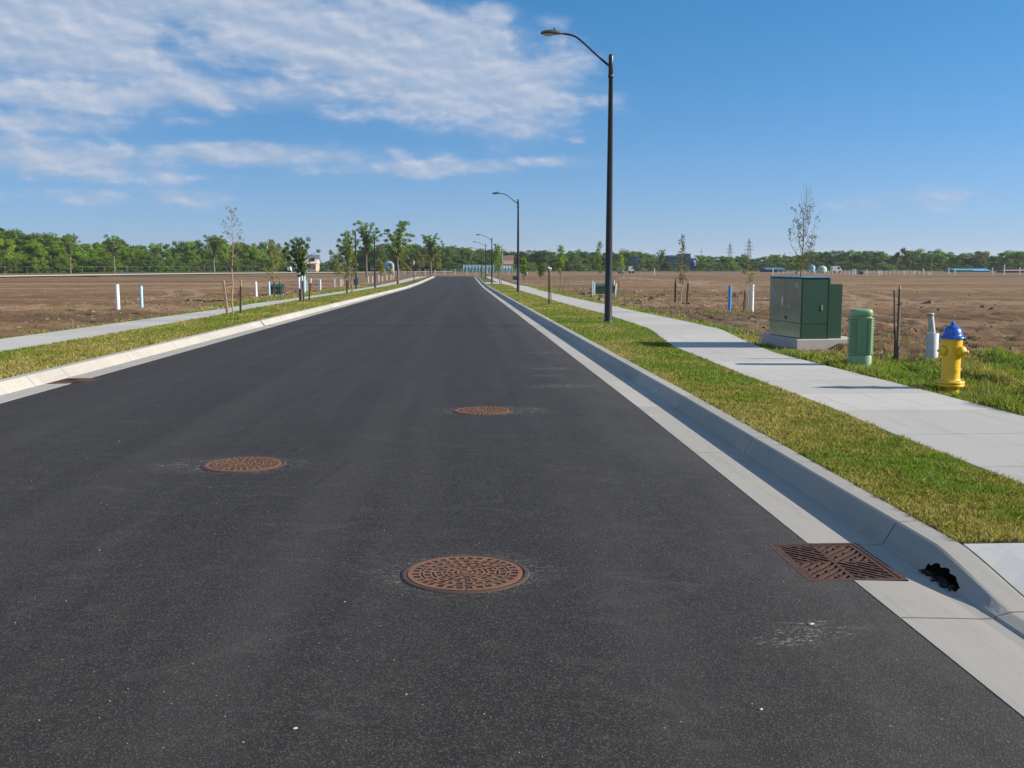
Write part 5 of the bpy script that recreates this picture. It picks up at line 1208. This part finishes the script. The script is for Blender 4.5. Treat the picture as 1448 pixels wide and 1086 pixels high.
def pylon(px, ytop, Yd, label):
    P = AT(px, Yd); h = HT(P, ytop); root = empty('pylon', P, label, 'pylon'); b = MB(); bw = h * .11; r = h * .006
    def lv(t): return bw * (1 - t) ** 1.2 + h * .008
    for sx in (-1, 1):
        for sy in (-1, 1): b.tube([(sx * lv(t), sy * lv(t), h * t) for t in np.linspace(0, 1, 7)], r * 1.1, 4)
    zs = np.linspace(0, .98, 11)
    for a0, a1 in zip(zs, zs[1:]):
        for sy in (-1, 1):
            b.tube([(-lv(a0), sy * lv(a0), h * a0), (lv(a1), sy * lv(a1), h * a1)], r * .7, 4); b.tube([(lv(a0), sy * lv(a0), h * a0), (-lv(a1), sy * lv(a1), h * a1)], r * .7, 4)
    b.build('tower', mat('pylon_steel', (.16, .19, .23), .6, .3), root); c = MB()
    for t, w_ in ((.62, .17), (.74, .14), (.86, .11)):
        c.tube([(-w_ * h, 0, h * t), (0, 0, h * (t + .03)), (w_ * h, 0, h * t)], r, 4); c.tube([(-w_ * h, 0, h * t), (w_ * h, 0, h * t)], r, 4)
    c.build('cross_arms', mat('pylon_steel'), root)
pylon(1058.5, 337, 900, 'taller lattice power pylon on the horizon right of the other'); pylon(1031.5, 343, 1050, 'smaller lattice power pylon on the horizon, left of the tall one'); pylon(1053, 356, 1250, 'faint short pylon just left of the tall pylon')
def mast(px, yt, Yd, label, r=.25):
    P = AT(px, Yd); h = HT(P, yt); root = empty('mast', P, label, 'mast'); b = MB(); b.lathe([(r, 0), (r * .5, h * .9), (r * .4, h)], 8); b.build('pole', mat('pylon_steel'), root); b = MB(); b.box(-r * 4, r * 4, -.1, .1, h * .80, h * .82); b.build('crossbar', mat('pylon_steel'), root)
mast(776.5, 352, 600, 'thin mast above the far tree line, left of a pair', .45); mast(780.5, 357, 600, 'shorter thin mast, right of a pair above the far tree line', .45); mast(906.5, 353, 600, 'hair thin mast above the trees right of the near lamp', .2); mast(991, 350, 600, 'hair thin mast above the small green tree left of the pylons', .25); mast(710, 345, 330, 'thin bare pole between the second and third street lamps', .22)
def fence(px0, px1, n_, Y0, Y1, h, label, m, rails=(.95,), name='fence', pr=.05):
    root = empty(name, onfield(AT(px0, Y0)), label, 'fence'); o = root.location; prev = None
    for i in range(n_ + 1):
        t = i / n_; P = onfield(AT(px0 + (px1 - px0) * t, Y0 + (Y1 - Y0) * t)) - o; b = MB(); b.tube([P - Vector((0, 0, .2)), P + Vector((0, 0, h))], pr, 6); b.build('post', m, root)
        if prev is not None:
            for k in rails: rb = MB(); rb.tube([prev + Vector((0, 0, h * k)), P + Vector((0, 0, h * k))], pr * .5, 5); rb.build('rail', m, root)
        prev = P
FG = mat('fence_galv', (.16, .17, .15), .6, .2); fence(-40, 430, 30, 258, 350, 1.9, 'wire fence on thin galvanised posts along the foot of the left woodland', FG, (.97, .08), pr=.045)
fence(1160, 1300, 24, 262, 262, .9, 'low pale rail fence along the far edge of the right field', PVCW, (.9,)); fence(1100, 1160, 8, 262, 262, .9, 'short pale rail fence behind the green cabinet', PVCW, (.9, .4))
fence(1340, 1480, 16, 300, 300, 1.6, 'grey wire fence in front of the tarp sheds at far right', FG, (.95, .3)); fence(905, 1025, 14, 300, 300, 1.3, 'pale wire fence behind the staked sapling in the right field', FG, (.95, .4)); fence(615, 735, 16, 300, 300, 1.4, 'teal green fence crossing behind the end of the road', mat('fence_teal', (.06, .30, .27), .6), (.95, .75, .55, .35))
# strips of rougher far ground
hz = bpy.data.materials.new('haze_air'); hz.use_nodes = True; hz.node_tree.nodes.clear(); ht = NT(hz.node_tree)
pv = ht.n('ShaderNodeVolumePrincipled', inp={'Color': (.80, .88, 1.0, 1), 'Density': .00013, 'Anisotropy': .2})
hz.node_tree.links.new(pv.outputs[0], ht.n('ShaderNodeOutputMaterial').inputs['Volume'])
b = MB(); b.box(-6500, 6500, -450, 8500, -3, 75); tag(b.build('haze', hz), kind='stuff')
scene.cycles.volume_bounces = 0
scene.cycles.max_bounces = 6
scene.render.film_transparent = False
